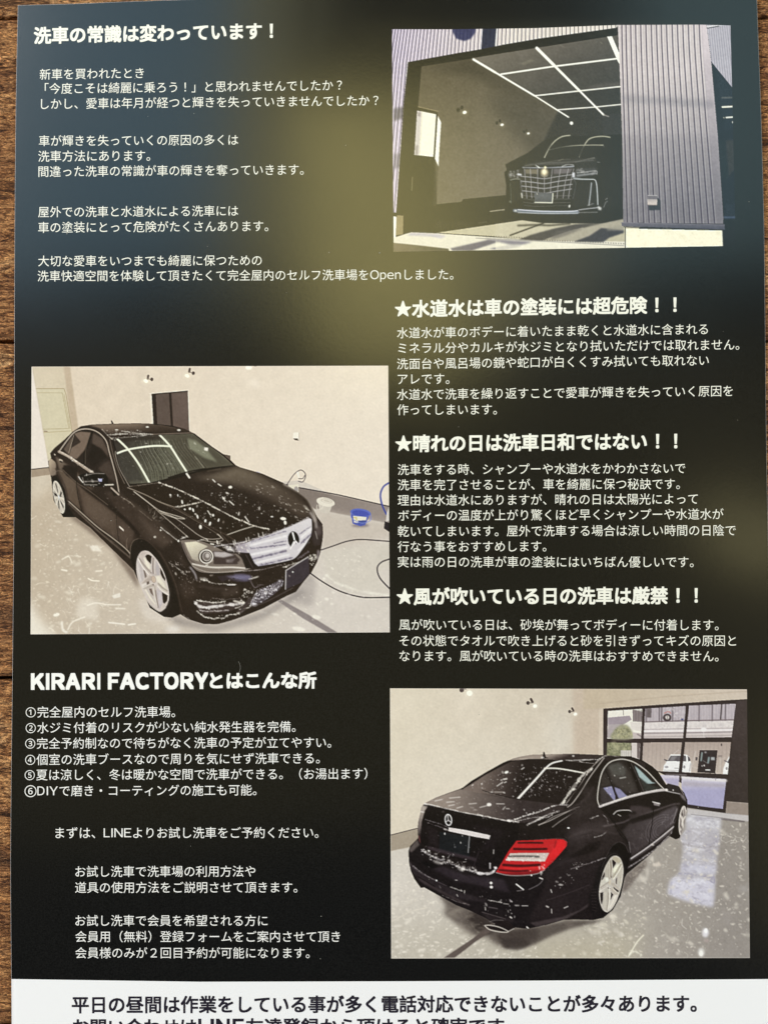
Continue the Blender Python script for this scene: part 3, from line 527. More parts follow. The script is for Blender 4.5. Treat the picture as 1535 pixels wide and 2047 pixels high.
    p.poly([(-60, 500), (40, 495), (130, 540), (60, 575), (-60, 560)], (110, 104, 132), .7, 8); p.line([(100, 550), (190, 525)], 12, WH, .8, 3, rough=5)
    p.tile(0, 0, 1); p.specks([(250, 960), (480, 940), (620, 1030), (600, 1180), (380, 1230), (330, 1100)], 420, .8, (220, 208, 196), .5); p.specks([(150, 960), (250, 990), (330, 1090), (250, 1090)], 120, .7, (170, 156, 144), .4); p.squig([(330, 970), (560, 960), (610, 1020), (430, 1070)], 26, 9, .8, (190, 178, 166), .4, 35, 25)
    p.tile(60, 900); p.poly([(560, 440), (760, 560), (880, 700), (890, 900), (760, 800), (560, 620)], (104, 88, 76), .45, 22); p.poly([(930, 700), (1050, 830), (1080, 900), (1010, 1000), (920, 900)], (92, 76, 66), .45, 18); p.poly([(1100, 640), (1300, 800), (1450, 940), (1380, 980), (1180, 820)], (88, 74, 65), .5, 20)
    p.tile(240, 1050); p.poly([(640, 560), (760, 600), (780, 720), (660, 760), (620, 660)], (70, 57, 50), .5, 22); p.line([(820, 620), (1000, 650), (1200, 640)], 26, (74, 62, 58), .5, 12); p.poly([(560, 240), (620, 300), (700, 420), (640, 420)], (70, 58, 52), .5, 14)
    # mirror
    p.tile(60, 900)
    p.poly([(492, 270), (560, 238), (700, 228), (765, 235), (800, 290), (796, 360), (700, 372), (560, 362), (520, 310)], (14, 9, 9), 1, 1, True)
    p.line([(500, 270), (520, 300), (545, 330)], 11, WH, .9, 2); p.line([(560, 262), (660, 238), (765, 240)], 6, (206, 196, 184), .8, 1.5); p.line([(550, 320), (700, 318)], 8, (170, 160, 152), .8, 2); p.line([(560, 352), (690, 354)], 7, (200, 190, 180), .8, 2)
    p.poly([(700, 290), (742, 292), (738, 320), (705, 318)], (176, 176, 210)); p.line([(770, 355), (855, 352)], 12, (232, 224, 210), .95, 2); p.specks([(560, 250), (760, 235), (800, 380), (580, 390)], 18, 5, WH, .8)
    p.line([(560, 350), (540, 280)], 8, (190, 180, 170), .7, 2)
    p.poly([(915, 770), (963, 812), (963, 832), (915, 790)], (222, 210, 198)); p.line([(835, 565), (850, 620)], 1, (30, 20, 20))
    p.clip = None
    # antenna, car edge sparkle
    p.tile(60, 730)
    p.poly([(832, 566), (842, 566), (860, 597), (838, 600)], (36, 26, 24))
    p.tile(0, 0, 1)
    p.line([(64, 733), (776, 731)], 1.3, (242, 232, 222), .7, .6); p.line([(64, 733), (62, 1268)], 1.3, (242, 232, 222), .6, .6); p.line([(62, 1268), (779, 1264)], 1.3, (235, 228, 222), .6, .6)
    p.mottle(1.0, 1.6, 5); p.mottle(6, 1.2, 6); p.done()
    return p
def pic_garage():
    p = Pic(778, 42, 1476, 510, seed=8)
    p.poly([(0, 0), (3000, 0), (3000, 3000), (0, 3000)], (14, 13, 14))
    # slatted facade, upper left
    p.tile(775, 45)
    fac = [(30, 0), (2400, 0), (2330, 55), (1540, 165), (1190, 225), (960, 275), (700, 315), (210, 405), (190, 560), (165, 800), (140, 1150), (125, 1800), (85, 1945), (60, 1945), (40, 1000)]
    p.poly(fac, ((204, 192, 214), (232, 222, 214), (60, 200), (1300, 100)))
    save = None
    p.setclip(fac)
    for i in range(62):
        t = i/61.; xt = 40+2330*(t**1.12); lean = -30*(1-t)-40*(1-t)**2+10*t
        # slat joints lean with the wall
        p.line([(xt, -10), (xt+lean*1.0, 420), (xt+lean*3.2, 1950)], 8.5, (58, 50, 78) if t < .7 else (70, 62, 62), .92, s=False)
        p.line([(xt+10, -10), (xt+10+lean, 420), (xt+10+lean*3.2, 1950)], 4, (246, 240, 246), .5, s=False)
    p.poly([(650, 0), (905, 0), (895, 100), (850, 165), (780, 190), (700, 165), (665, 100)], (30, 34, 78), .88, 5)
    p.poly([(970, 0), (1115, 0), (1095, 260), (945, 290)], (26, 32, 58), .95, 4)
    p.line([(1120, 0), (1100, 260)], 8, (250, 246, 246), .9); p.line([(967, 20), (950, 270)], 8, (240, 236, 246), .9)
    p.poly([(60, 880), (165, 860), (160, 980), (60, 1010)], (40, 38, 50), .55, 12)
    p.poly([(60, 1350), (150, 1330), (140, 1480), (60, 1500)], (40, 38, 50), .35, 12)
    p.clip = None
    # opening frame, interior
    p.poly([(205, 405), (700, 315), (960, 272), (1190, 225), (1540, 165), (2340, 55), (2350, 20), (2420, 20), (2430, 200), (1100, 330), (345, 450), (320, 860), (290, 1200), (260, 2050), (160, 2070), (160, 1930), (85, 1940), (140, 1150)], (22, 20, 16))
    p.poly([(345, 450), (860, 370), (1845, 970), (1780, 1560), (1200, 1790), (500, 1860), (480, 1180), (310, 860)], ((86, 77, 62), (104, 95, 82), (400, 500), (800, 1700)), 1, 2)
    p.poly([(345, 450), (860, 370), (1840, 960), (1500, 860), (900, 560)], (48, 43, 35), .6, 45)
    p.poly([(1000, 700), (1700, 900), (2000, 1300), (1500, 1400), (1150, 1000)], (44, 40, 36), .55, 70)
    p.tile(990, 45)
    p.poly([(-240, 366), (0, 326), (1250, 130), (1290, 840), (1290, 1200), (900, 1150), (745, 970), (0, 505)], ((106, 99, 90), (48, 46, 46), (400, 180), (700, 900)))
    p.poly([(640, 900), (1290, 860), (1300, 1500), (600, 1500), (500, 1200)], (30, 29, 30), 1, 10); p.poly([(1090, 940), (1290, 930), (1290, 1150), (1100, 1150)], (38, 37, 40), .8, 4)
    p.poly([(640, 460), (1240, 400), (1275, 640), (870, 680)], (58, 55, 52), .7, 10); p.poly([(1000, 640), (1270, 610), (1275, 650), (900, 690)], (92, 86, 82), .7, 14)
    p.poly([(440, 740), (850, 715), (1000, 850), (640, 880)], (40, 38, 36), .8, 8); p.poly([(890, 715), (1275, 670), (1280, 830), (1050, 850)], (34, 33, 33), .8, 8)
    p.poly([(250, 420), (350, 380), (400, 385), (300, 440)], (120, 114, 100), .6, 6); p.line([(660, 235), (710, 255)], 10, (120, 114, 104), .6, 4); p.line([(1070, 200), (1090, 215)], 9, (130, 124, 110), .6, 4)
    LT = (255, 250, 236)
    p.line([(-225, 378), (0, 512), (400, 750), (745, 968)], 26, LT, 1, 1, s=False, w2=12)
    p.line([(422, 262), (600, 440), (860, 700), (1105, 945)], 34, LT, 1, 1, s=False, w2=16)
    p.poly([(1140, 145), (1190, 140), (1275, 340), (1275, 440), (1250, 400)], LT)
    p.line([(55, 530), (590, 450), (1240, 370)], 17, LT, 1, 1, s=False); p.line([(400, 750), (860, 700), (1280, 655)], 13, LT, 1, 1, s=False); p.line([(640, 893), (1020, 865), (1285, 838)], 11, LT, 1, 1, s=False)
    p.line([(1105, 945), (1155, 962)], 12, (150, 144, 140), .9, 2); p.ell(776, 1030, 17, 18, LT, 1, 2)
    p.tile(775, 45)
    for cx, cy, s_ in ((785, 920, 1.), (1167, 1047, .8), (1436, 1135, .65)):
        p.ell(cx-66*s_, cy-25*s_, 19*s_, 22*s_, (24, 22, 18), .85, 3); p.ell(cx-28*s_, cy-50*s_, 15*s_, 22*s_, (24, 22, 18), .8, 3)
        p.ell(cx, cy, 36*s_, 28*s_, (150, 140, 110), .5, 10); p.ell(cx, cy, 22*s_, 16*s_, LT, 1, 2, -20)
    # side window and shutter
    p.poly([(308, 868), (510, 915), (505, 940), (305, 895)], (44, 40, 26)); p.line([(312, 862), (515, 908)], 8, (150, 136, 104), .8, 1)
    p.tile(775, 280)
    p.poly([(305, -300), (500, -262), (465, 172), (272, 152)], (248, 242, 224)); p.poly([(300, -300), (345, -292), (320, 156), (272, 150)], (206, 198, 196)); p.line([(352, -290), (328, 158)], 6, (214, 206, 190)); p.poly([(305, -285), (338, -280), (335, -240), (302, -245)], (150, 140, 140), .8, 4)
    p.poly([(285, 60), (310, 50), (305, 150), (280, 150)], (120, 110, 110), .6, 6)
    p.line([(503, -262), (475, 180)], 20, (34, 30, 22)); p.poly([(512, -250), (545, -180), (530, 40), (518, 270), (482, 190)], (252, 248, 236), 1, 1)
    p.poly([(470, 200), (515, 270), (495, 680), (460, 680)], (60, 54, 44), .7, 5); p.line([(415, 230), (450, 180)], 14, (110, 104, 74), .5, 5)
    p.poly([(160, 200), (465, 210), (470, 480), (450, 900), (160, 960)], (20, 18, 13), .8, 10)
    p.line([(252, 380), (245, 515)], 9, (120, 112, 88), .9, 2)
    p.poly([(500, 665), (740, 645), (770, 605), (1240, 560), (1260, 640), (1500, 720), (1500, 840), (1380, 820), (500, 945), (250, 945), (160, 960), (450, 690)], (20, 18, 15), 1, 2)
    p.line([(1045, 730), (1190, 712)], 9, (190, 180, 160), .9, 2); p.line([(930, 850), (1010, 838)], 10, (90, 86, 72), .7, 3)
    p.poly([(450, 830), (850, 840), (900, 880), (480, 930)], (52, 47, 40), .4, 15)
    p.poly([(60, 780), (90, 785), (80, 1060), (60, 1060)], (248, 242, 230)); p.poly([(92, 770), (160, 772), (155, 965), (82, 975)], (140, 126, 98), 1, 2)
    for q in ((208, 328), (735, 712), (1152, 760)): p.ell(q[0], q[1], 8, 9, (6, 6, 5), .9, 2)
    # floor in sun
    GR = (236, 231, 214)
    p.poly([(500, 948), (1380, 820), (1530, 850), (2600, 850), (2470, 1060), (1300, 1000)], (192, 184, 160)); p.poly([(60, 1000), (180, 960), (240, 945), (520, 955), (1300, 1010), (2440, 1040), (2440, 1140), (60, 1180)], (226, 220, 206), 1, 2)
    p.poly([(240, 948), (500, 962), (600, 985), (540, 1005), (430, 985), (200, 975)], (178, 172, 190), .85, 7)
    p.poly([(50, 1050), (300, 1075), (620, 1112), (640, 1180), (50, 1180)], ((110, 98, 84), (70, 64, 56), (100, 1060), (500, 1150)), 1, 3)
    p.poly([(640, 1108), (1030, 1020), (1150, 1035), (860, 1130), (660, 1130)], (96, 92, 108), 1, 5)
    p.tile(990, 280)
    p.poly([(-60, 1110), (200, 1060), (300, 1050), (250, 1090), (60, 1130)], (110, 106, 124), .9, 6)
    p.poly([(0, 1000), (300, 1040), (1330, 1075), (1330, 1120), (0, 1150)], (240, 234, 216), .7, 3); p.poly([(-60, 1020), (-150, 1005), (380, 1040), (300, 1065), (150, 1070)], (100, 96, 116), .8, 8)
    p.poly([(0, 860), (285, 820), (500, 850), (900, 850), (700, 890), (430, 960), (240, 1015), (0, 990)], (196, 188, 166), 1, 3)
    p.line([(150, 975), (490, 850)], 15, (40, 35, 28), .95, 3); p.line([(230, 875), (420, 868), (560, 872), (760, 855)], 18, (46, 42, 34), .85, 6)
    p.poly([(240, 1020), (360, 970), (600, 905), (820, 860), (1010, 850), (930, 890), (760, 930), (560, 1000), (480, 1030)], (58, 54, 56), .97, 5)
    p.poly([(480, 1030), (700, 950), (920, 890), (1050, 855), (1310, 805), (1310, 940), (1130, 960), (900, 1035)], (170, 162, 146), 1, 4)
    p.poly([(800, 1040), (960, 980), (1080, 900), (1310, 920), (1310, 950), (1160, 1000), (1100, 1045)], (46, 45, 56), 1, 5)
    p.poly([(620, 930), (760, 915), (900, 905), (700, 985), (560, 1020)], (90, 85, 84), .6, 8); p.poly([(880, 870), (1100, 830), (1300, 790), (1310, 810), (1100, 850), (900, 900)], (70, 66, 62), .85, 5)
    p.poly([(1150, 900), (1250, 880), (1310, 880), (1310, 925), (1130, 925)], (150, 144, 132), .7, 8)
    for x in range(-330, 1310, 26): p.ell(x, 985+(x+330)*.046+(-15 if x < 300 else 0), 6, 6, (76, 70, 64), .7, 2)
    p.line([(-200, 1003), (400, 1030), (1310, 1080)], 8, (130, 124, 122), .7, 2)
    # van
    p.poly([(90, 330), (200, 240), (330, 140), (480, 30), (640, -40), (900, -40), (1290, -60), (1310, 800), (1090, 850), (880, 850), (500, 845), (280, 820), (100, 800), (110, 460)], (10, 10, 11), 1, 3)
    p.poly([(100, 250), (330, 130), (500, 0), (620, -45), (560, 60), (480, 190), (280, 250), (130, 350)], (20, 19, 18), 1, 4)
    p.line([(500, 180), (545, 90), (580, 40), (620, 0), (680, -35), (760, -48)], 11, (206, 202, 180), .85, 2); p.line([(855, 175), (880, 110), (910, 50), (950, -5), (1010, -30), (1100, -38), (1170, -28)], 11, (206, 202, 180), .85, 2)
    p.line([(550, 100), (700, 70), (850, 55), (1100, 52)], 10, (206, 202, 180), .95, 1); p.line([(1100, 45), (1108, 70)], 8, (90, 90, 84), .7)
    p.line([(460, 240), (560, 222), (680, 200), (760, 196)], 8, (110, 104, 94), .8, 2); p.line([(640, 215), (690, 195)], 7, (190, 184, 160), .8, 1); p.line([(820, 225), (900, 205), (1010, 183)], 11, (196, 192, 180), .9, 2)
    p.line([(280, 280), (420, 285), (600, 282), (800, 270)], 12, (176, 178, 190), .9, 2); p.line([(410, 255), (450, 285)], 14, (240, 240, 236), .9, 2); p.line([(680, 270), (740, 250), (800, 258)], 9, (214, 214, 214), .9, 2)
    p.line([(440, 250), (640, 245), (790, 250)], 8, (120, 118, 120), .8, 2)
    p.poly([(280, 250), (420, 215), (700, 195), (1020, 180), (1040, 215), (800, 245), (420, 262), (290, 285)], (52, 50, 50), .8, 10); p.poly([(800, 230), (1020, 200), (1050, 300), (840, 330)], (34, 34, 36), .8, 12); p.line([(300, 262), (500, 236), (760, 226), (1000, 205)], 9, (120, 118, 116), .6, 4)
    p.poly([(130, 330), (240, 300), (255, 400), (140, 405)], (60, 58, 58), .8, 8); p.specks([(140, 320), (240, 305), (250, 390), (150, 400)], 22, 8, (180, 178, 178), .6); p.poly([(815, 300), (1035, 285), (1035, 350), (820, 385)], (70, 70, 74), .75, 8); p.line([(830, 365), (930, 352), (1030, 340)], 14, (190, 192, 198), .7, 5)
    p.poly([(840, 420), (1010, 420), (1030, 660), (800, 690), (790, 600)], (24, 24, 27), .9, 8); p.poly([(1060, 300), (1280, 240), (1300, 640), (1120, 700)], (20, 20, 22), .7, 20); p.poly([(560, 60), (1080, 60), (1000, 170), (520, 185)], (22, 22, 22), .8, 12)
    p.poly([(140, 420), (240, 410), (260, 600), (160, 650)], (30, 30, 28), .8, 8)
    grl = [(240, 310), (300, 290), (800, 285), (830, 330), (800, 480), (760, 600), (270, 590), (250, 480)]
    p.poly(grl, (30, 28, 30), 1, 3); p.poly([(300, 300), (440, 300), (430, 350), (310, 345)], (128, 118, 100), .8, 4); p.poly([(590, 295), (790, 290), (760, 340), (590, 350)], (120, 112, 118), .75, 5)
    for y, w in ((380, 8), (430, 9), (480, 9), (528, 8), (575, 7), (610, 6), (645, 6), (675, 5)):
        sag = 22 if y < 560 else 4
        p.line([(245+(y-300)*.12, y-10), (380, y+2), (500, y+sag*.7), (620, y-4), (800-(y-300)*.1, y-28 if y < 560 else y-6)], w, (186, 184, 188) if y < 560 else (104, 100, 98), .85, 1.5)
    for x0, x1 in ((295, 320), (355, 370), (430, 440), (505, 500), (580, 560), (665, 628), (745, 690), (800, 745)): p.line([(x0, 295), ((x0+x1)/2-4 if x0 > 400 else (x0+x1)/2, 430), (x1, 595)], 8, (160, 156, 160), .85, 1.5)
    p.ell(500, 335, 40, 44, (200, 180, 140), .8, 10); p.ell(498, 325, 26, 30, (255, 246, 214), 1, 8); p.poly([(508, 262), (524, 280), (508, 298), (494, 280)], (255, 238, 200), 1, 3); p.line([(470, 360), (500, 375), (530, 360)], 12, (130, 124, 120), .8, 4)
    p.line([(230, 350), (260, 355)], 20, (220, 220, 226), .9, 4); p.poly([(785, 335), (810, 330), (810, 380), (785, 385)], (225, 226, 236), .9, 4); p.line([(150, 410), (200, 398), (250, 400)], 9, (150, 150, 140), .8, 2)
    p.line([(260, 420), (270, 520), (270, 590)], 14, (120, 118, 122), .8, 3, rough=3); p.line([(265, 545), (272, 590)], 12, (220, 216, 206), .8, 2)
    p.line([(830, 335), (900, 330), (980, 318), (1035, 318), (1035, 350)], 8, (180, 180, 182), .8, 2); p.specks([(820, 290), (1020, 290), (1030, 350), (830, 350)], 18, 7, (200, 196, 196), .6); p.line([(1040, 225), (1065, 228)], 8, (140, 140, 140), .7, 2)
    p.line([(795, 395), (860, 400), (960, 402), (1010, 405), (1030, 440), (1040, 540), (1045, 660)], 11, (196, 200, 204), .95, 1.5); p.line([(800, 388), (870, 398)], 16, (150, 154, 160), .8, 4)
    p.line([(980, 440), (968, 560), (955, 665)], 13, (170, 174, 180), .85, 2); p.line([(940, 670), (1000, 650)], 10, (150, 150, 150), .7, 3); p.line([(150, 440), (158, 560), (160, 650)], 6, (110, 112, 100), .7, 2)
    p.line([(790, 390), (820, 450), (790, 600)], 10, (90, 90, 94), .7, 4)
    p.poly([(395, 535), (585, 545), (580, 640), (400, 636)], (74, 76, 82)); p.poly([(400, 540), (580, 550), (575, 590), (400, 600)], (96, 98, 104), .6, 10); p.line([(400, 638), (580, 641), (587, 545)], 9, (240, 238, 222), 1, 1, s=False); p.ell(425, 552, 6, 6, (220, 216, 200), .8, 2)
    p.line([(195, 722), (280, 728), (480, 740), (700, 742), (840, 738)], 34, (100, 108, 124), 1, 3); p.line([(230, 712), (480, 728), (740, 730), (840, 722)], 9, (226, 228, 240), .95, 2); p.line([(230, 742), (480, 750), (840, 748)], 7, (200, 202, 206), .9, 2)
    p.line([(850, 715), (960, 700), (1060, 690)], 9, (190, 190, 196), .9, 2); p.line([(850, 742), (1040, 738)], 7, (160, 160, 160), .8, 2); p.poly([(1040, 670), (1085, 690), (1080, 720), (1050, 715)], (220, 220, 220), .9, 5)
    p.poly([(750, 665), (765, 662), (760, 690), (745, 690)], (246, 244, 236), 1, 3); p.line([(1105, 690), (1125, 640), (1145, 625)], 6, (170, 170, 170), .8, 2); p.line([(1130, 605), (1142, 595)], 6, (190, 190, 190), .8, 2); p.ell(205, 722, 14, 9, (220, 220, 214), .9, 3); p.ell(150, 630, 10, 10, (130, 132, 120), .8, 3)
    p.poly([(280, 770), (900, 775), (1090, 745), (1300, 700), (1300, 790), (1050, 850), (500, 845), (290, 815)], (8, 8, 9), .95, 6)
    # corrugated column
    p.tile(1205, 45)
    col = [(148, 0), (985, 0), (1055, 0), (1060, 60), (1110, 450), (1170, 1150), (1232, 2060), (205, 2045), (195, 1200), (170, 500)]
    p.poly(col, ((212, 200, 201), (126, 120, 128), (500, 500), (560, 1900)))
    p.setclip(col)
    p.poly([(985, 0), (1060, 0), (1120, 500), (1235, 2060), (1140, 2060), (1040, 600)], ((212, 198, 204), (124, 118, 126), (1020, 200), (1150, 1900)), 1, 2)
    tops = [190, 232, 280, 330, 382, 435, 490, 543, 592, 645, 703, 757, 812, 868, 925, 980]
    bots = [248, 300, 357, 415, 470, 527, 590, 648, 708, 768, 830, 888, 948, 1010, 1075, 1138]
    for i, (a, b_) in enumerate(zip(tops, bots)):
        for dx, w, c, al in ((0, 11, (52, 40, 62), .9), (13, 7, (232, 224, 226), .38), (28, 5, (140, 130, 136), .3), (-16, 5, (166, 156, 160), .25)):
            p.line([(a+dx, -10), (a+dx+(b_-a)*.18, 500), (b_+dx, 2050)], w, c, al, 1, s=True)
    p.poly([(180, 1150), (1170, 1150), (1235, 2060), (205, 2050)], (70, 66, 76), .12, 30)
    p.poly([(190, 745), (1120, 800), (1140, 880), (190, 810)], (90, 88, 100), .28, 22)
    p.clip = None
    # far facade on the right and its shadow
    p.poly([(1055, 0), (1310, 0), (1322, 680), (1105, 400), (1062, 60)], (190, 184, 194)); p.setclip([(1055, 0), (1310, 0), (1322, 680), (1105, 400), (1062, 60)])
    for i in range(13): p.line([(1075+i*23, 0), (1140+i*25, 700)], 8, (128, 124, 142), .7, 2, s=False)
    p.line([(1060, 45), (1230, 22), (1320, 25)], 16, (232, 228, 230), .8, 3); p.line([(1060, 60), (1180, 38)], 8, (40, 40, 48)); p.clip = None
    p.poly([(1103, 400), (1322, 670), (1335, 1200), (1350, 2080), (1240, 2080), (1170, 1150)], (17, 21, 32)); p.poly([(1160, 500), (1322, 690), (1326, 1100), (1240, 1100)], (24, 30, 42), .8, 10)
    p.line([(1215, 770), (1322, 768)], 18, (90, 90, 88), .8, 2); p.line([(1218, 865), (1330, 860)], 17, (250, 244, 222), 1, 1); p.line([(1258, 972), (1330, 968)], 15, (250, 244, 222), 1, 1); p.ell(1326, 1020, 9, 12, (240, 236, 214)); p.ell(1232, 974, 5, 5, (230, 224, 200))
    p.tile(1205, 280)
    p.poly([(1250, 0), (1340, 0), (1342, 300), (1280, 380)], (50, 46, 44), .8, 8); p.poly([(1190, 0), (1240, 0), (1280, 400), (1210, 400)], (20, 28, 32), .7, 8); p.line([(1240, 790), (1348, 790)], 22, (72, 84, 110), .8, 4); p.poly([(1240, 650), (1345, 650), (1348, 780), (1240, 780)], (26, 32, 44), .8, 8)
    p.poly([(1225, 820), (1350, 810), (1352, 1100), (1225, 1100)], (20, 21, 24))
    # sill, plinth, wall lamp
    p.poly([(185, 842), (1240, 865), (1243, 915), (1220, 915), (190, 880)], ((104, 100, 112), (78, 76, 90), (300, 850), (300, 900))); p.line([(185, 844), (1240, 866)], 5, (128, 122, 134)); p.line([(210, 888), (1225, 918)], 9, (36, 34, 42))
    p.poly([(228, 905), (1214, 925), (1221, 1088), (228, 1104)], (252, 245, 220)); p.specks([(228, 905), (1214, 925), (1221, 1088), (228, 1104)], 70, 12, (226, 216, 184), .35); p.line([(225, 895), (226, 1105)], 9, (24, 22, 26)); p.line([(1216, 925), (1224, 1090)], 6, (150, 146, 140), .8)
    p.poly([(465, 670), (560, 590), (585, 620), (585, 715), (470, 720)], (36, 38, 48), .92, 3); p.poly([(455, 568), (550, 570), (553, 620), (548, 668), (455, 668), (450, 620)], ((150, 142, 146), (204, 192, 188), (500, 580), (500, 640))); p.poly([(455, 570), (550, 572), (552, 606), (455, 604)], (112, 106, 114)); p.line([(455, 566), (550, 568)], 5, (200, 194, 196)); p.line([(456, 665), (548, 667)], 7, (90, 80, 80), .8, 2)
    p.mottle(.9, 2.2, 5); p.mottle(5, 1.2, 7); p.done(.6)
    return p
def pic_rear():
    p = Pic(774, 1370, 1504, 1922, seed=11)
    WH = (246, 240, 236)
    p.poly([(770, 1365), (1510, 1365), (1510, 1930), (770, 1930)], ((222, 211, 194), (206, 194, 180), (800, 1400), (1180, 1480)))
    p.ell(970, 1560, 170, 90, (228, 219, 206), .5, 40); p.ell(1120, 1470, 26, 55, (226, 220, 212), .45, 16)
    p.tile(990, 1370)
    p.poly([(790, 0), (1100, 0), (1100, 720), (800, 720)], (198, 180, 164), .75, 18); p.poly([(1060, 190), (1540, 150), (1540, 240), (1110, 240), (1100, 720), (1050, 720)], (212, 198, 184), .9, 3)
    p.tile(1205, 1370)
    p.poly([(-200, 20), (1480, 20), (1480, 140), (1350, 140), (0, 235), (-200, 245)], ((196, 180, 160), (206, 192, 180), (0, 60), (1400, 80)), .95, 5); p.line([(-50, 190), (600, 120), (1480, 60)], 8, (176, 158, 142), .6, 4)
    p.tile(775, 1370)
    p.poly([(600, 20), (1000, 20), (900, 400), (700, 400)], (232, 220, 206), .3, 60)
    # spot lamps
    p.ell(755, 48, 24, 24, (78, 66, 66)); p.line([(775, 35), (800, 40)], 8, (110, 98, 94)); p.ell(835, 80, 48, 40, (238, 228, 214), .5, 12); p.ell(835, 80, 30, 28, (255, 253, 240), 1, 2)
    p.tile(990, 1370)
    for bx, by, lx, ly, s_ in ((332, 180, 404, 212, 1.), (757, 268, 815, 295, .85)):
        p.ell(bx, by, 17*s_, 20*s_, (60, 48, 48)); p.line([(bx+30*s_, by-40*s_), (bx+46*s_, by-8)], 24*s_, (72, 60, 58)); p.line([(bx, by), (bx+48*s_, by)], 8, (100, 88, 84)); p.ell(lx, ly, 38*s_, 32*s_, (236, 226, 212), .5, 12); p.ell(lx, ly, 22*s_, 18*s_, (255, 253, 242), 1, 2, -20)
    # floor
    p.tile(0, 0, 1)
    p.poly([(774, 1700), (835, 1685), (1300, 1640), (1372, 1612), (1450, 1625), (1510, 1626), (1510, 1930), (770, 1930)], ((214, 206, 198), (162, 154, 148), (800, 1740), (1360, 1740)))
    p.poly([(774, 1840), (1300, 1830), (1260, 1930), (774, 1930)], (186, 178, 164), .6, 30); p.poly([(1400, 1640), (1510, 1640), (1510, 1930), (1420, 1930)], (144, 137, 134), .6, 25)
    p.poly([(1060, 1880), (1280, 1870), (1260, 1925), (1050, 1925)], (190, 180, 158), .5, 20)
    p.tile(775, 1550)
    p.poly([(30, 612), (300, 540), (330, 640), (300, 700), (210, 740), (30, 775)], (166, 153, 138), 1, 2); p.line([(30, 610), (305, 540)], 8, (52, 42, 46)); p.line([(30, 775), (215, 735)], 6, (210, 200, 188), .7, 2)
    # window wall
    p.tile(1205, 1370)
    p.poly([(0, 238), (400, 210), (870, 178), (1200, 155), (1480, 140), (1492, 1330), (1250, 1310), (860, 1250), (800, 1000), (300, 760), (0, 760)], (48, 38, 40))
    p.poly([(1358, 160), (1480, 150), (1492, 1330), (1235, 1310), (1300, 800)], ((62, 52, 54), (44, 36, 38), (1400, 300), (1300, 1500)), 1, 3)
    p.poly([(48, 262), (400, 240), (386, 545), (42, 545)], (236, 232, 224)); p.poly([(48, 330), (270, 310), (290, 350), (210, 400), (50, 400)], (160, 148, 158)); p.poly([(48, 400), (215, 395), (150, 450), (90, 540), (46, 540)], (176, 166, 170)); p.line([(205, 250), (207, 305)], 6, (120, 110, 110))
    p.poly([(120, 450), (200, 400), (270, 430), (300, 545), (80, 545)], (156, 153, 130), 1, 7, True); p.specks([(120, 440), (270, 420), (300, 540), (80, 545)], 70, 9, (196, 190, 150), .6); p.specks([(120, 440), (270, 420), (300, 540), (80, 545)], 70, 8, (104, 104, 82), .6)
    p.poly([(300, 245), (400, 270), (395, 375), (302, 370)], (150, 138, 140)); 
    for i in range(6): p.line([(310+i*16, 255), (310+i*16, 365)], 7, (88, 78, 82), .8, s=False)
    p.poly([(275, 375), (395, 380), (390, 470), (290, 450)], (222, 214, 210)); p.poly([(300, 480), (390, 490), (385, 545), (310, 545)], (196, 184, 184)); p.line([(350, 500), (385, 520)], 14, (120, 108, 112), .8, 3)
    p.poly([(40, 585), (290, 590), (290, 720), (38, 740)], (138, 136, 112)); p.specks([(40, 585), (290, 590), (290, 720), (38, 740)], 90, 12, (190, 186, 150), .5); p.specks([(40, 585), (290, 590), (290, 720), (38, 740)], 70, 11, (92, 96, 70), .55)
    p.poly([(180, 665), (290, 665), (290, 725), (180, 725)], (208, 202, 196)); p.poly([(290, 588), (380, 588), (370, 760), (292, 740)], (214, 204, 202)); p.poly([(345, 588), (378, 588), (368, 750), (345, 740)], (110, 98, 98)); 
    for i in range(5): p.line([(190+i*22, 670), (190+i*22, 722)], 4, (160, 152, 148), .8, s=False)
    # upper middle and right panes: balcony across the street
    for quad in ([(430, 238), (845, 212), (815, 540), (414, 542)], [(877, 208), (1355, 188), (1312, 530), (845, 536)]):
        p.setclip(quad)
        p.poly([(420, 180), (1360, 180), (1360, 545), (400, 545)], (226, 218, 220)); p.poly([(420, 190), (1360, 180), (1340, 360), (420, 380)], (204, 194, 200))
        for i in range(62): p.line([(440+i*15, 190), (438+i*15, 366)], 5 if i % 9 else 14, (120, 110, 124) if i % 9 else (88, 78, 86), .75, s=False)
        p.poly([(445, 235), (495, 235), (490, 330), (445, 330)], (92, 82, 84), .85, 3); p.line([(600, 200), (597, 375)], 10, (90, 80, 84)); p.line([(1210, 190), (1200, 345)], 16, (84, 74, 78))
        p.line([(420, 375), (850, 362), (1340, 352)], 12, (112, 98, 102), .9, 2); p.poly([(420, 385), (1340, 362), (1330, 440), (420, 455)], (224, 216, 216)); p.specks([(420, 385), (1340, 362), (1330, 430), (420, 440)], 130, 9, (190, 182, 186), .4)
        p.line([(410, 452), (850, 444), (1330, 438)], 10, (180, 168, 172), .9, 2); p.line([(410, 470), (1330, 456)], 12, (238, 232, 234), .9, 2); p.line([(410, 490), (850, 486), (1330, 476)], 12, (116, 102, 106), .85, 4); p.poly([(410, 500), (1330, 485), (1330, 545), (410, 545)], (200, 188, 188), .8, 4); p.line([(410, 530), (1320, 512)], 8, (150, 138, 140), .7, 3)
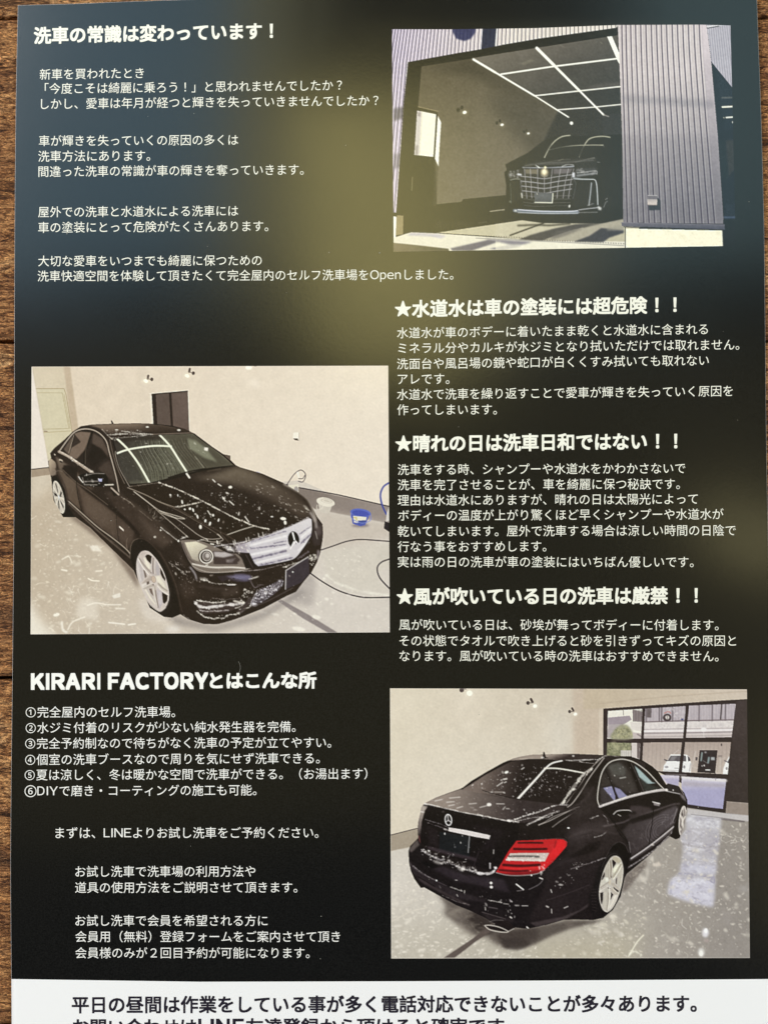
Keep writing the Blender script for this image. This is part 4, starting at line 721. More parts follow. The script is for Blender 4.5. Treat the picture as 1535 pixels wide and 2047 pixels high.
        p.ell(653, 330, 44, 40, (72, 62, 66), 1, 2); p.ell(655, 328, 20, 20, (214, 206, 204), 1, 2); p.line([(655, 312), (655, 345)], 5, (100, 90, 90)); p.line([(625, 285), (665, 268), (690, 285)], 9, (190, 110, 100), .8, 2); p.ell(808, 348, 14, 9, (60, 70, 120), .9, 2)
        p.ell(1027, 452, 30, 22, (240, 236, 238), .9, 3); p.line([(1027, 470), (1027, 520)], 5, (220, 214, 214)); p.specks([(650, 210), (830, 210), (830, 360), (690, 360)], 30, 8, (236, 230, 232), .5)
    p.clip = None
    # middle row
    for quad in ([(410, 585), (805, 583), (770, 885), (560, 878), (400, 770)], [(838, 582), (1305, 582), (1272, 910), (805, 888)]):
        p.setclip(quad)
        p.poly([(390, 570), (1310, 570), (1310, 920), (390, 920)], ((176, 160, 154), (196, 182, 174), (600, 590), (600, 880)))
        for i in range(22): p.line([(420+i*42, 590), (410+i*42, 890)], 5, (156, 142, 138), .6, 2, s=False)
        p.line([(720, 700), (770, 660)], 7, (214, 204, 200), .7, 2); p.line([(945, 675), (910, 830)], 8, (216, 206, 204), .7, 3); p.line([(910, 830), (960, 850)], 8, (216, 206, 204), .5, 3)
        p.poly([(690, 705), (850, 708), (880, 730), (900, 800), (895, 890), (610, 880), (620, 820), (655, 770)], (238, 236, 238), 1, 2, False)
        p.poly([(690, 718), (845, 720), (848, 778), (655, 775)], (96, 90, 96)); p.poly([(700, 722), (760, 722), (720, 772), (680, 772)], (136, 132, 136), .8, 4); p.poly([(862, 722), (885, 740), (890, 770), (868, 780)], (84, 78, 86)); p.line([(628, 760), (650, 770)], 14, (90, 84, 90)); p.ell(880, 765, 12, 10, (80, 72, 78))
        p.ell(648, 835, 20, 12, (170, 166, 172)); p.line([(620, 868), (770, 872)], 8, (196, 192, 196)); p.line([(730, 848), (770, 848)], 7, (160, 156, 160)); p.ell(828, 835, 12, 16, (150, 146, 150)); p.line([(895, 800), (880, 880)], 8, (150, 140, 144), .8, 3)
        p.poly([(985, 662), (1168, 662), (1145, 900), (962, 890)], (48, 40, 44)); p.line([(1010, 690), (1000, 770)], 14, (170, 190, 190), .8, 4); p.line([(1080, 740), (1072, 790)], 18, (160, 180, 184), .8, 4); p.poly([(1100, 735), (1140, 735), (1138, 765), (1100, 765)], (200, 206, 210), .8, 3); p.line([(1020, 770), (1070, 800)], 5, (150, 150, 150), .7); p.ell(1045, 685, 12, 8, (190, 186, 190), .8, 3)
        p.ell(1032, 820, 8, 9, (226, 220, 220), .9, 2); p.ell(1010, 824, 5, 9, (200, 196, 196), .9, 1); p.line([(1048, 865), (1090, 866)], 10, (240, 236, 236)); p.poly([(945, 735), (965, 735), (962, 768), (942, 768)], (80, 72, 76)); p.ell(1208, 608, 7, 14, (70, 60, 64)); p.poly([(1175, 715), (1215, 715), (1212, 735), (1175, 735)], (140, 128, 126), .8, 2); p.line([(1195, 740), (1195, 880)], 12, (200, 190, 186), .6, 3)
        p.poly([(1290, 720), (1250, 790), (1228, 850), (1222, 910), (1280, 915)], (240, 238, 240)); p.poly([(1295, 730), (1265, 790), (1285, 800)], (90, 84, 90)); p.line([(1240, 770), (1262, 780)], 12, (120, 112, 118)); p.ell(1262, 850, 10, 16, (150, 146, 150)); p.line([(1250, 740), (1190, 760)], 6, (220, 210, 206), .5, 3)
    p.clip = None
    # bottom row: forecourt
    p.poly([(575, 915), (778, 925), (768, 1030), (650, 1010), (600, 950)], (206, 198, 214)); p.poly([(620, 950), (778, 955), (768, 1030), (660, 1008)], (168, 162, 192), .8, 6)
    p.tile(1205, 1550)
    p.poly([(803, 12), (1258, 38), (1222, 342), (862, 305), (860, 250), (800, 130)], ((206, 200, 216), (168, 164, 198), (1000, 40), (1000, 160))); p.line([(803, 18), (1000, 40), (1258, 55)], 24, (232, 226, 226), .8, 6); p.poly([(810, 60), (1250, 90), (1245, 120), (815, 110)], (176, 168, 182), .8, 8)
    p.line([(1150, 20), (1148, 50)], 5, (130, 120, 130)); p.line([(640, -10), (850, -5)], 10, (180, 172, 174), .6, 4)
    p.poly([(1262, 265), (1492, 285), (1494, 412), (1250, 385)], (150, 137, 130)); p.line([(1262, 268), (1492, 286)], 6, (176, 164, 158), .8)
    p.line([(862, 312), (1050, 340), (1235, 362)], 34, (44, 36, 38), 1, 1); p.poly([(860, 340), (1240, 385), (1494, 410), (1494, 470), (1190, 445), (860, 400)], (196, 190, 192), 1, 3)
    p.line([(900, 400), (1180, 432), (1440, 470)], 9, (120, 112, 114), .9, 2); p.line([(1190, 446), (1440, 474)], 12, (96, 88, 92), .8, 3); p.line([(900, 412), (1055, 430)], 8, (240, 238, 242), .9, 2)
    # reflection of the window on the wet floor
    RF = [(850, 400), (1205, 445), (1195, 560), (1190, 700), (1165, 820), (1160, 950), (1145, 1010), (1140, 1250), (1118, 1345), (1000, 1330), (830, 1280), (660, 1215), (668, 1130), (700, 1060), (790, 980), (810, 800), (810, 700), (780, 640), (840, 560)]
    p.poly(RF, (196, 192, 205), .75, 14); p.poly([(860, 400), (1200, 445), (1195, 560), (860, 520)], (212, 210, 218), .7, 16)
    p.poly([(800, 900), (1150, 920), (1145, 1010), (790, 990)], (206, 204, 222), .75, 18); p.poly([(690, 1060), (1140, 1060), (1120, 1340), (830, 1275), (665, 1210)], (212, 209, 226), .8, 16)
    p.setclip(RF); p.specks(RF, 220, 12, (232, 230, 240), .5, ang=5, stretch=3); p.specks(RF, 170, 11, (160, 154, 170), .45, ang=8, stretch=4); p.line([(700, 1000), (900, 1010), (1150, 1050)], 12, (150, 146, 172), .7, 5, rough=3); p.line([(810, 700), (950, 730), (1190, 730)], 16, (150, 142, 146), .6, 6, rough=5); p.line([(700, 1090), (690, 1200)], 12, (150, 146, 170), .6, 5); p.line([(1130, 1020), (1135, 1100), (1100, 1080)], 10, (150, 146, 170), .6, 4); p.clip = None
    # foam on the floor
    FR = [(1205, 480), (1490, 490), (1495, 1830), (0, 1850), (-200, 1700), (-200, 1480), (100, 1400), (250, 1000), (560, 760), (820, 640)]
    p.specks(FR, 420, 11, (224, 216, 207), .75, ang=15, spread=35, stretch=3); p.specks(FR, 220, 5, (220, 212, 202), .6)
    p.squig([(1190, 560), (1480, 560), (1480, 900), (1180, 850)], 18, 70, 8, (222, 214, 208), .7, 15); p.squig([(250, 1000), (800, 700), (800, 1000), (600, 1250), (300, 1350)], 26, 50, 9, (214, 205, 196), .6, 0)
    p.squig([(450, 1650), (900, 1500), (900, 1840), (500, 1840)], 10, 90, 7, (222, 214, 200), .6, -50)
    p.poly([(500, 910), (570, 880), (595, 925), (520, 935)], (220, 208, 198), .8, 5); p.line([(260, 1850), (300, 1780), (350, 1700), (410, 1635)], 16, (236, 230, 214), .9, 4); p.line([(270, 1830), (320, 1800), (390, 1840)], 18, (240, 236, 222), .9, 5, rough=5)
    p.ell(1045, 1610, 34, 48, (232, 228, 236), .9, 8); p.ell(1050, 1590, 18, 26, (255, 254, 255), .95, 4); p.ell(1055, 1690, 26, 14, (190, 170, 168), .7, 8); p.ell(1003, 1810, 34, 46, (222, 218, 216), .9, 8); p.ell(1000, 1820, 20, 30, (246, 244, 240), .9, 4)
    p.poly([(1390, 1130), (1480, 1130), (1490, 1200), (1400, 1190)], (170, 164, 164), .6, 20); p.poly([(1210, 1350), (1300, 1450), (1300, 1560), (1220, 1480)], (166, 158, 156), .4, 20); p.line([(810, 1470), (805, 1530), (850, 1570)], 10, (206, 198, 192), .8, 2)
    p.tile(775, 1700)
    FB = [(40, 180), (210, 60), (380, 380), (700, 560), (1000, 850), (1400, 900), (1535, 1000), (1535, 1100), (40, 1100)]
    p.specks(FB, 400, 11, (232, 224, 214), .8, ang=-15, spread=30, stretch=3.2); p.specks(FB, 200, 5, (226, 218, 206), .6); p.squig(FB, 26, 90, 9, (218, 210, 198), .55, -20, 30)
    p.line([(40, 725), (130, 680), (250, 620), (400, 585)], 12, (224, 215, 204), .85, 3); p.line([(40, 600), (200, 560), (300, 500)], 8, (206, 196, 184), .5, 4)
    # shadow and drain line
    p.poly([(480, 380), (640, 480), (760, 540), (900, 600), (1050, 720), (1100, 760), (1400, 790), (1535, 790), (1535, 900), (1400, 980), (1200, 1000), (1090, 950), (1000, 880), (900, 880), (800, 820), (640, 700), (560, 640), (600, 580)], (70, 60, 56), .75, 22)
    p.poly([(900, 590), (1090, 720), (1080, 850), (960, 860), (860, 780), (800, 700)], (44, 36, 34), .8, 22); p.specks([(560, 560), (900, 600), (1050, 900), (1300, 980), (800, 900)], 60, 16, (150, 140, 130), .35, ang=-10, stretch=4)
    p.poly([(570, 1100), (690, 1020), (870, 900), (1060, 745), (1100, 800), (900, 930), (760, 1040), (680, 1100)], (92, 80, 76), .95, 3)
    p.tile(990, 1700)
    p.poly([(0, 850), (300, 800), (700, 720), (960, 710), (1100, 720), (760, 800), (560, 880), (400, 960), (200, 1010), (80, 990)], (62, 53, 50), .75, 14); p.poly([(60, 900), (270, 900), (380, 960), (260, 1020), (100, 1000)], (56, 48, 46), .6, 10); p.poly([(680, 700), (780, 690), (800, 780), (740, 790)], (110, 100, 94), .6, 8)
    p.poly([(1320, 260), (1540, 90), (1540, 150), (1350, 400), (1290, 430)], (98, 88, 84), .75, 10); p.specks([(1330, 280), (1530, 110), (1540, 170), (1330, 400)], 40, 12, (170, 160, 152), .5, ang=-40)
    p.specks([(1000, 760), (1530, 500), (1530, 1080), (560, 1090), (600, 950)], 120, 10, (222, 214, 200), .75, ang=20, stretch=2.5)
    p.poly([(1160, 660), (1230, 640), (1240, 700), (1180, 700)], (230, 222, 208), .6, 10)
    # ---- car
    p.tile(0, 0, 1)
    car = [(1025, 1516.5), (1006, 1524), (970, 1544), (941, 1561.5), (925, 1574), (919, 1577), (896, 1585), (871, 1594.5), (847, 1606.5), (842, 1614.5), (839.5, 1628), (835.6, 1644), (834.6, 1659), (835.6, 1675), (820, 1690.5), (816.4, 1700.5), (817, 1722), (821, 1741),
           (828, 1757), (841, 1775), (848, 1774), (876.6, 1790), (912, 1809.5), (941, 1821), (970, 1835), (986, 1845), (1020, 1853), (1048, 1856), (1057, 1856), (1088, 1850), (1127, 1838.5), (1150, 1838), (1185, 1839), (1205, 1835), (1224.5, 1819), (1240, 1792), (1248, 1755), (1252, 1747),
           (1290, 1716), (1314.5, 1693), (1338, 1672), (1350, 1678), (1358, 1675), (1367, 1648), (1372, 1614), (1373, 1599), (1367, 1585), (1360, 1577), (1355.5, 1571), (1334, 1565.5), (1331, 1569), (1322, 1554), (1314, 1542), (1303, 1532), (1283, 1519.5), (1264, 1513.5), (1234, 1510.7), (1209, 1509.7), (1197, 1508.8), (1146, 1506.8), (1097, 1507.8), (1062, 1508.8), (1039, 1512.7)]
    p.poly(car, (25, 18, 19)); p.setclip(car)
    # roof
    p.tile(990, 1370)
    p.poly([(120, 770), (250, 728), (370, 708), (550, 703), (800, 698), (1060, 708), (1110, 720), (1000, 760), (720, 770), (420, 755)], ((156, 142, 134), (52, 42, 42), (600, 703), (620, 765)), 1, 3)
    p.line([(250, 752), (440, 752), (720, 772), (1000, 800)], 7, (196, 186, 176), .7, 1.5); p.line([(720, 770), (860, 765), (1040, 757)], 10, WH, .85, 2, rough=2); p.line([(860, 780), (1000, 802), (1050, 760), (1110, 725)], 8, WH, .8, 2, rough=3)
    p.line([(1110, 722), (1190, 718), (1300, 740)], 12, (206, 196, 190), .8, 4, rough=2); p.poly([(1100, 730), (1300, 728), (1450, 760), (1530, 800), (1530, 850), (1300, 760), (1150, 780)], (40, 32, 33), .9, 4)
    p.ell(795, 722, 12, 9, WH, .8, 3)
    # rear screen
    p.tile(775, 1550)
    rs = [(765, 140), (860, 85), (990, 0), (1130, -75), (1260, -140), (1450, -170), (1600, -168), (1800, -155), (2100, -120), (2140, -130), (2060, -20), (1960, 120), (1850, 240), (1800, 300), (1540, 268), (1200, 225), (1000, 195), (780, 160)]
    rs = [(x, y) for x, y in rs]
    p.poly(rs, ((118, 104, 98), (28, 20, 21), (950, 20), (1350, 110)), 1, 2); save = p.clip.copy(); p.setclip(rs)
    p.specks([(800, 130), (1300, -110), (1700, -120), (1500, 240), (1100, 200)], 150, 5, WH, .75, ang=-35, spread=30, stretch=2.5); p.specks([(1400, 200), (1650, -60), (2060, -60), (1850, 260)], 170, 4, WH, .65)
    p.line([(1185, 40), (1215, 35)], 14, WH, .9, 4); 
    for q in ((1115, 110, 1175, 68), (1365, -62, 1392, -80), (1190, 75, 1210, 65), (1180, 175, 1195, 180)): p.line([(q[0], q[1]), (q[2], q[3])], 9, WH, .8, 2)
    p.ell(1205, -30+0, 1, 1, WH)
    p.line([(1200, -2), (1225, -12)], 1, WH); p.ell(1212, -32, 22, 13, (255, 252, 246), .95, 4, -20); p.line([(1130, 8), (1190, -8)], 1, WH)
    p.line([(1140, 6), (1185, -14)], 12, (50, 40, 40), .8, 3); p.line([(1090, 170), (1190, 172)], 14, (176, 166, 160), .7, 4)
    p.tile(990, 1550)
    p.line([(220, 250), (320, 140), (430, 20), (510, -70), (580, -125), (680, -150)], 24, WH, .97, 2, w2=14)
    p.line([(500, -72), (620, -72), (760, -52), (900, -25)], 15, (236, 232, 222), .95, 2)
    p.line([(680, 300), (740, 200), (820, 90), (880, 10), (990, -70)], 30, (236, 230, 222), .95, 4, w2=24, rough=.8); p.clip = save
    p.ell(120, -290+0, 1, 1, WH)
    # frames round the rear screen
    p.line([(-130, 155), (0, 195), (220, 240), (500, 280), (700, 305)], 9, (30, 22, 22), .9, 1.5); p.line([(-120, 165), (200, 250), (600, 296)], 4, (206, 196, 188), .6, 1, rough=2)
    p.line([(720, 290), (790, 200), (880, 70), (950, -40), (1020, -120), (1100, -190)], 7, (200, 190, 182), .85, 1.5); p.line([(735, 325), (790, 280), (870, 170), (950, 40), (1020, -60), (1110, -180)], 9, (212, 202, 196), .85, 2)
    p.line([(760, 250), (850, 110), (930, -30)], 8, (26, 18, 19), 1, 1)
    # boot lid
    p.tile(775, 1550)
    p.poly([(350, 290), (500, 225), (650, 170), (745, 140), (870, 170), (1200, 228), (1540, 272), (1830, 300), (1780, 360), (1660, 400), (1500, 480), (1300, 480), (1180, 462), (950, 415), (700, 362), (480, 310)],
           ((148, 134, 126), (50, 41, 42), (600, 240), (1350, 360)), 1, 3)
    for q in ((630, 232, 740, 222), (480, 262, 555, 245), (600, 275, 680, 268), (620, 312, 680, 300), (705, 335, 765, 318), (830, 292, 905, 285), (940, 328, 1050, 300), (1110, 290, 1190, 292), (1175, 350, 1200, 320), (1210, 340, 1240, 340), (1390, 345, 1395, 355), (1415, 380, 1420, 390)): p.line([(q[0], q[1]), (q[2], q[3])], 11, WH, .8, 3, w2=5)
    p.ell(1035, 298, 24, 18, WH, .95, 4); p.ell(1490, 380+0, 8, 10, WH, .8, 2)
    p.line([(345, 285), (440, 300), (580, 335), (800, 385), (940, 408), (1100, 440), (1240, 465), (1340, 475)], 12, WH, .9, 2, rough=4); p.line([(1240, 475), (1380, 420), (1540, 375), (1700, 310), (1840, 300)], 12, WH, .85, 2, rough=3)
    p.line([(1280, 475), (1500, 430), (1620, 430), (1680, 400)], 8, WH, .75, 2, rough=3); p.line([(1420, 505), (1520, 460), (1640, 400), (1750, 365)], 14, WH, .8, 3, rough=4)
    p.line([(1540, 505), (1640, 470), (1780, 400), (1900, 340), (1960, 320)], 7, (210, 200, 194), .85, 1.5); p.line([(1680, 530), (1760, 470), (1900, 380), (1930, 355), (1880, 355), (1700, 420), (1600, 480), (1540, 510)], 6, (206, 196, 190), .8, 1.5)
    p.ell(1225, 535, 15, 28, (230, 222, 222), .95, 3); p.ell(1200, 645, 20, 16, (236, 230, 230), .95, 3); p.ell(1312, 598, 9, 18, (210, 202, 202), .9, 3); p.ell(1235, 462, 20, 13, WH, .95, 3)
    # tail panel
    p.poly([(345, 300), (410, 320), (385, 360), (370, 440), (320, 620), (300, 560), (312, 440)], ((190, 178, 170), (110, 98, 96), (330, 340), (310, 560)), .9, 8); p.line([(340, 370), (375, 380)], 16, WH, .8, 4, rough=4); p.line([(318, 620), (330, 700)], 10, (140, 80, 84), .8, 4)
    p.poly([(410, 318), (700, 370), (1200, 468), (1340, 500), (1330, 650), (1100, 990), (900, 930), (480, 760), (340, 700), (345, 480), (380, 360)], (17, 11, 13), 1, 2)
    p.poly([(400, 520), (500, 550), (520, 740), (420, 700)], (40, 32, 36), .5, 12); p.poly([(800, 470), (900, 500), (1180, 560), (1080, 760), (940, 760), (1020, 640)], (30, 22, 27), .6, 20)
    p.line([(385, 450), (540, 500), (620, 530)], 6, (196, 188, 190), .8, 1.5, rough=3); p.line([(410, 485), (560, 535), (600, 555)], 6, (150, 140, 146), .7, 1.5, rough=3)
    p.poly([(622, 532), (800, 560), (1048, 615), (1035, 652), (900, 630), (620, 570)], (222, 214, 214)); p.line([(700, 548), (1040, 612)], 7, WH, .8, 2, rough=4); p.line([(575, 550), (620, 560)], 11, WH, .8, 3, rough=3)
    p.poly([(530, 575), (850, 630), (835, 840), (525, 775)], (22, 24, 28), 1, 1); p.line([(835, 615), (820, 790)], 7, (206, 202, 204), .85, 1.5); p.ell(582, 597, 7, 11, WH, .9, 2); p.ell(762, 618, 5, 8, (190, 186, 186), .8, 2)
    p.line([(425, 740), (640, 800), (860, 850), (885, 860)], 34, (56, 46, 52), .85, 6); p.line([(880, 920), (930, 780)], 8, (60, 50, 56), .7, 3); p.line([(770, 885), (800, 882)], 6, WH, .7, 2)
    p.ring(619, 455, 33, 56, 10, (232, 226, 228), 1, -6); 
    for q in ((612, 402), (592, 478), (650, 482)): p.line([(618, 458), q], 9, (236, 230, 232), 1, w2=4, s=False)
    p.specks([(420, 560), (1100, 700), (1080, 940), (900, 900), (400, 740)], 16, 6, WH, .8)
    p.poly([(380, 1000), (700, 1130), (1100, 1210), (1400, 1200), (1400, 1270), (1000, 1290), (600, 1200), (380, 1080)], (40, 33, 37), .8, 14)
    # bumper
    p.poly([(300, 640), (350, 720), (420, 790), (600, 880), (900, 990), (1100, 1010), (1550, 1020), (1700, 1130), (1500, 1700), (1000, 1680), (560, 1480), (270, 1300), (210, 1000), (215, 770)], (22, 16, 18), 1, 2)
    p.poly([(215, 760), (300, 650), (325, 710), (240, 790)], (100, 90, 88), .85, 6); p.poly([(460, 960), (560, 930), (800, 1020), (1180, 1060), (1250, 1200), (900, 1120), (700, 1080)], (46, 38, 44), .9, 12); p.poly([(330, 880), (420, 880), (520, 920), (440, 960)], (12, 8, 10), .9, 5)
    p.poly([(215, 860), (300, 960), (500, 1080), (700, 1180), (1000, 1270), (1000, 1300), (700, 1260), (400, 1130), (230, 1000)], (46, 38, 42), .7, 8); p.line([(215, 880), (320, 990), (600, 1130)], 6, (96, 86, 92), .7, 2)
    p.line([(345, 760), (420, 810), (560, 870), (700, 930), (860, 980), (960, 1000)], 15, (224, 218, 220), .85, 3, rough=8); p.specks([(350, 740), (480, 790), (900, 950), (920, 1010), (700, 960), (420, 860)], 60, 9, WH, .85, ang=20); p.squig([(440, 780), (900, 950), (920, 990), (480, 860)], 20, 40, 5, WH, .8, -60)
    p.line([(920, 1000), (990, 1005), (1050, 1000), (1090, 970), (1105, 940)], 28, (240, 234, 236), .95, 4, w2=14, rough=3)
    p.line([(1045, 900), (1045, 950)], 14, (220, 214, 216), .9, 3); p.line([(1082, 760), (1080, 800)], 8, WH, .8, 2); p.ell(1055, 1100, 14, 13, WH, 1, 2); p.ell(1058, 1142, 16, 14, (230, 224, 224), 1, 2)
    p.tile(775, 1700)
    p.line([(260, 160), (330, 215), (420, 270), (500, 308)], 6, (210, 202, 204), .75, 1.5, rough=3); p.ell(498, 308, 8, 8, WH); p.line([(640, 375), (700, 395), (760, 415)], 8, WH, .8, 2, rough=3); p.line([(785, 410), (782, 435)], 8, WH, .8, 2); p.line([(690, 303), (710, 305)], 7, WH, .8, 2)
    p.line([(1030, 508), (1160, 532)], 9, WH, .8, 2, rough=3); p.line([(1180, 543), (1235, 550)], 7, WH, .7, 2); p.line([(1300, 560), (1340, 563)], 12, WH, .85, 3, rough=3); p.line([(1370, 566), (1430, 566)], 8, WH, .75, 2); p.line([(1030, 580), (1120, 595)], 8, (120, 110, 114), .8, 3)
    p.line([(240, 210), (280, 270), (360, 385)], 12, (26, 20, 20), 1, 3); p.line([(310, 270), (480, 370)], 10, (14, 8, 9), 1, 2); p.line([(330, 300), (500, 400), (700, 500), (830, 560)], 26, (62, 52, 54), .85, 6, w2=20); p.line([(560, 460), (700, 520), (830, 555)], 6, (170, 160, 158), .7, 2, rough=3)
    p.poly([(960, 630), (1200, 690), (1300, 700), (1270, 740), (1050, 740)], (40, 32, 34), .8, 8); p.line([(960, 630), (1200, 700)], 5, (140, 130, 130), .6, 2)
    p.line([(1250, 680), (1265, 690)], 14, WH, .8, 2); p.line([(1420, 780), (1435, 795)], 10, WH, .8, 2); p.line([(1490, 800), (1535, 790)], 12, (214, 208, 206), .9, 3, rough=3); p.line([(1310, 345), (1385, 400)], 10, WH, .9, 1.5); p.line([(1320, 415), (1385, 405)], 7, (150, 142, 144), .8, 2)
    p.poly([(1240, 495), (1275, 520), (1250, 530)], (170, 160, 164), .9, 2); p.specks([(880, 430), (1280, 500), (1300, 720), (980, 600)], 22, 7, WH, .75); p.line([(995, 580), (998, 610)], 8, WH, .8, 2); p.line([(705, 450), (715, 470)], 7, WH, .8, 2)
    p.tile(0, 0, 1); p.specks([(850, 1620), (1100, 1650), (1150, 1600), (1250, 1700), (1180, 1840), (1040, 1850), (850, 1770)], 300, .6, (200, 192, 192), .4); p.specks([(860, 1590), (1080, 1600), (1060, 1650), (860, 1620)], 90, .8, (220, 212, 206), .4, ang=-20)
    # tail lamp
    p.tile(990, 1550)
    TL = [(215, 668), (400, 662), (600, 650), (690, 655), (732, 680), (728, 720), (660, 800), (590, 880), (500, 965), (430, 1000), (300, 1018), (130, 1018), (5, 990), (60, 900), (130, 780)]
    p.poly(TL, (190, 34, 38), 1, 1); p.setclip(TL)
    p.poly([(640, 650), (740, 660), (730, 740), (500, 970), (420, 980), (560, 800)], (222, 36, 42), .9, 8)
    p.line([(235, 690), (350, 688), (480, 690)], 20, (60, 12, 16), .95, 3); p.line([(190, 752), (350, 755), (520, 752)], 24, (64, 12, 16), .95, 4); p.line([(620, 670), (600, 740)], 12, (120, 22, 28), .8, 5)
    p.line([(80, 915), (250, 925), (450, 915)], 26, (70, 12, 16), .95, 4); p.line([(40, 968), (200, 980), (330, 975)], 22, (80, 14, 20), .9, 4); p.line([(90, 945), (250, 955), (440, 940)], 12, (226, 44, 46), .8, 4); p.poly([(20, 1000), (300, 990), (480, 960), (430, 1010), (130, 1030)], (110, 20, 26), .8, 6)
    p.poly([(150, 795), (550, 792), (505, 880), (105, 872)], (206, 190, 184), 1, 2); p.line([(135, 828), (300, 826), (440, 832)], 20, (92, 88, 86), .95, 3); p.specks([(150, 795), (550, 792), (505, 880), (105, 872)], 60, 7, WH, .8); p.line([(110, 860), (500, 868)], 12, (238, 232, 228), .7, 3, rough=3)
    p.clip = save
    p.line([(5, 994), (130, 1022), (300, 1022), (430, 1004), (500, 968)], 8, (206, 190, 190), .8, 1.5); p.line([(400, 660), (620, 645), (700, 652), (735, 685)], 5, (160, 110, 112), .8, 1.5, rough=2); p.specks([(420, 960), (560, 860), (600, 900), (470, 1010)], 26, 6, WH, .8); p.ell(367, 1022, 9, 8, WH)
    # side of the car
    p.poly([(760, 350), (1040, 260), (1110, 350), (1290, 620), (1370, 760), (1300, 740), (1200, 740), (1130, 800), (1000, 870), (760, 940), (740, 700)], (40, 32, 33), .9, 20); p.poly([(960, 700), (1090, 660), (1050, 760), (760, 860), (760, 820)], (22, 15, 16), .9, 8)
    p.poly([(880, 100), (1030, 130), (1050, 300), (960, 380), (800, 400), (900, 250)], (52, 44, 44), .6, 25); p.poly([(700, 560), (960, 500), (970, 650), (760, 700)], (46, 38, 40), .6, 25)
    p.squig([(780, 560), (960, 520), (960, 700), (800, 760)], 16, 70, 4, (110, 100, 100), .4, 70, 15); p.squig([(880, 150), (1010, 180), (960, 380), (850, 400)], 12, 70, 4, (110, 100, 100), .4, 75, 12)
    p.line([(960, 440), (980, 520), (995, 620), (1010, 635)], 5, (14, 8, 10), .9, 1); p.line([(965, 442), (1050, 412)], 8, WH, .85, 2, rough=3); p.line([(1100, 405), (1135, 440), (1150, 500)], 6, (200, 192, 192), .8, 1.5, rough=2); p.line([(1010, 632), (1080, 615), (1130, 580)], 7, WH, .8, 1.5, rough=2); p.line([(870, 612), (980, 590)], 8, (14, 8, 9), .9, 3); p.ell(745, 538, 13, 8, WH)
    p.line([(1060, 330), (1130, 390), (1200, 480), (1270, 600), (1340, 680), (1380, 800), (1385, 900)], 8, (12, 7, 8), 1, 1.5); p.line([(1360, 680), (1375, 780)], 6, (130, 122, 124), .7, 2)
    p.poly([(760, 560), (1000, 470), (1180, 480), (1240, 560), (1100, 600), (900, 640), (760, 680)], (66, 57, 58), .55, 26); p.poly([(600, 880), (760, 840), (900, 900), (760, 1000), (560, 1120), (500, 1050)], (48, 40, 43), .7, 30)
    p.line([(740, 640), (960, 560), (1250, 600)], 10, (92, 82, 82), .5, 8); p.line([(600, 1100), (800, 1010), (1050, 930)], 12, (74, 64, 68), .6, 8); p.line([(520, 380), (700, 360), (900, 260), (1000, 120)], 12, (84, 74, 74), .55, 9)
    # rear door / front door
    p.tile(1205, 1550)
    p.poly([(-20, 330), (200, 260), (440, 210), (640, 180), (780, 190), (850, 260), (800, 300), (600, 330), (500, 360), (280, 440), (200, 560), (120, 500), (40, 380)], (22, 15, 17), 1, 6)
    p.poly([(280, 310), (360, 310), (480, 330), (510, 370), (380, 410), (280, 430), (260, 400)], (72, 62, 64), .7, 8); p.poly([(200, 560), (280, 480), (510, 430), (600, 370), (740, 310), (770, 330), (740, 480), (600, 600), (440, 720), (290, 830), (250, 680)], ((58, 50, 52), (80, 72, 76), (250, 560), (680, 480)), .95, 10)
    p.line([(0, 520), (200, 480), (290, 440), (500, 370), (700, 300), (780, 290)], 12, (120, 110, 112), .7, 5); p.poly([(270, 440), (520, 370), (500, 430), (290, 500)], (20, 14, 16), .8, 8)
    for r in (70, 95, 120, 150, 180): p.ring(600, 560, r, r*.8, 5, (150, 142, 148), .4, -40, 150, 330, 2)
    p.squig([(300, 560), (500, 480), (460, 700), (300, 760)], 22, 60, 4, (140, 132, 136), .4, 60, 30); p.squig([(600, 420), (730, 370), (720, 500), (600, 580)], 12, 60, 5, (170, 162, 170), .5, -60, 30)
    p.line([(430, 190), (490, 250), (512, 330), (505, 450), (480, 620), (465, 740)], 7, (12, 7, 9), 1, 1); p.line([(-5, 340), (60, 400), (150, 540), (240, 660), (275, 800), (270, 880)], 7, (12, 7, 9), 1, 1.5); p.line([(265, 680), (278, 790)], 7, (140, 132, 134), .7, 2)
    p.poly([(110, 395), (160, 360), (250, 355), (300, 375), (240, 410), (180, 415)], (16, 10, 11), 1, 3); p.line([(105, 398), (150, 362), (260, 356), (295, 378)], 9, (226, 220, 218), .9, 2); p.line([(150, 400), (180, 415)], 7, WH, .8, 2); p.poly([(510, 275), (575, 280), (575, 315), (520, 305)], (150, 142, 144), .9, 4); p.line([(505, 270), (580, 290)], 9, WH, .9, 2); p.ell(300, 385, 40, 22, (16, 10, 12), .8, 8)
    # sill
    p.line([(280, 860), (420, 770), (560, 670), (720, 540)], 28, (90, 82, 84), .9, 5); p.line([(285, 850), (420, 760), (580, 640), (725, 520)], 11, (222, 214, 216), .95, 2); p.line([(245, 950), (400, 850), (560, 730), (725, 560)], 12, (206, 198, 200), .8, 3, rough=1.5); p.line([(240, 985), (400, 890), (560, 770), (720, 590)], 18, (20, 14, 15), .9, 4); p.ell(505, 710, 14, 10, (220, 210, 208), .8, 3)
    # front wheel
    p.poly([(730, 500), (770, 400), (800, 300), (840, 255), (862, 250), (858, 420), (835, 560), (790, 640), (680, 655), (700, 590)], (16, 11, 12), 1, 2); p.ell(812, 465, 37, 152, (190, 180, 176), 1, 1, 5); p.ell(810, 465, 26, 130, (140, 130, 128), 1, 2, 5)
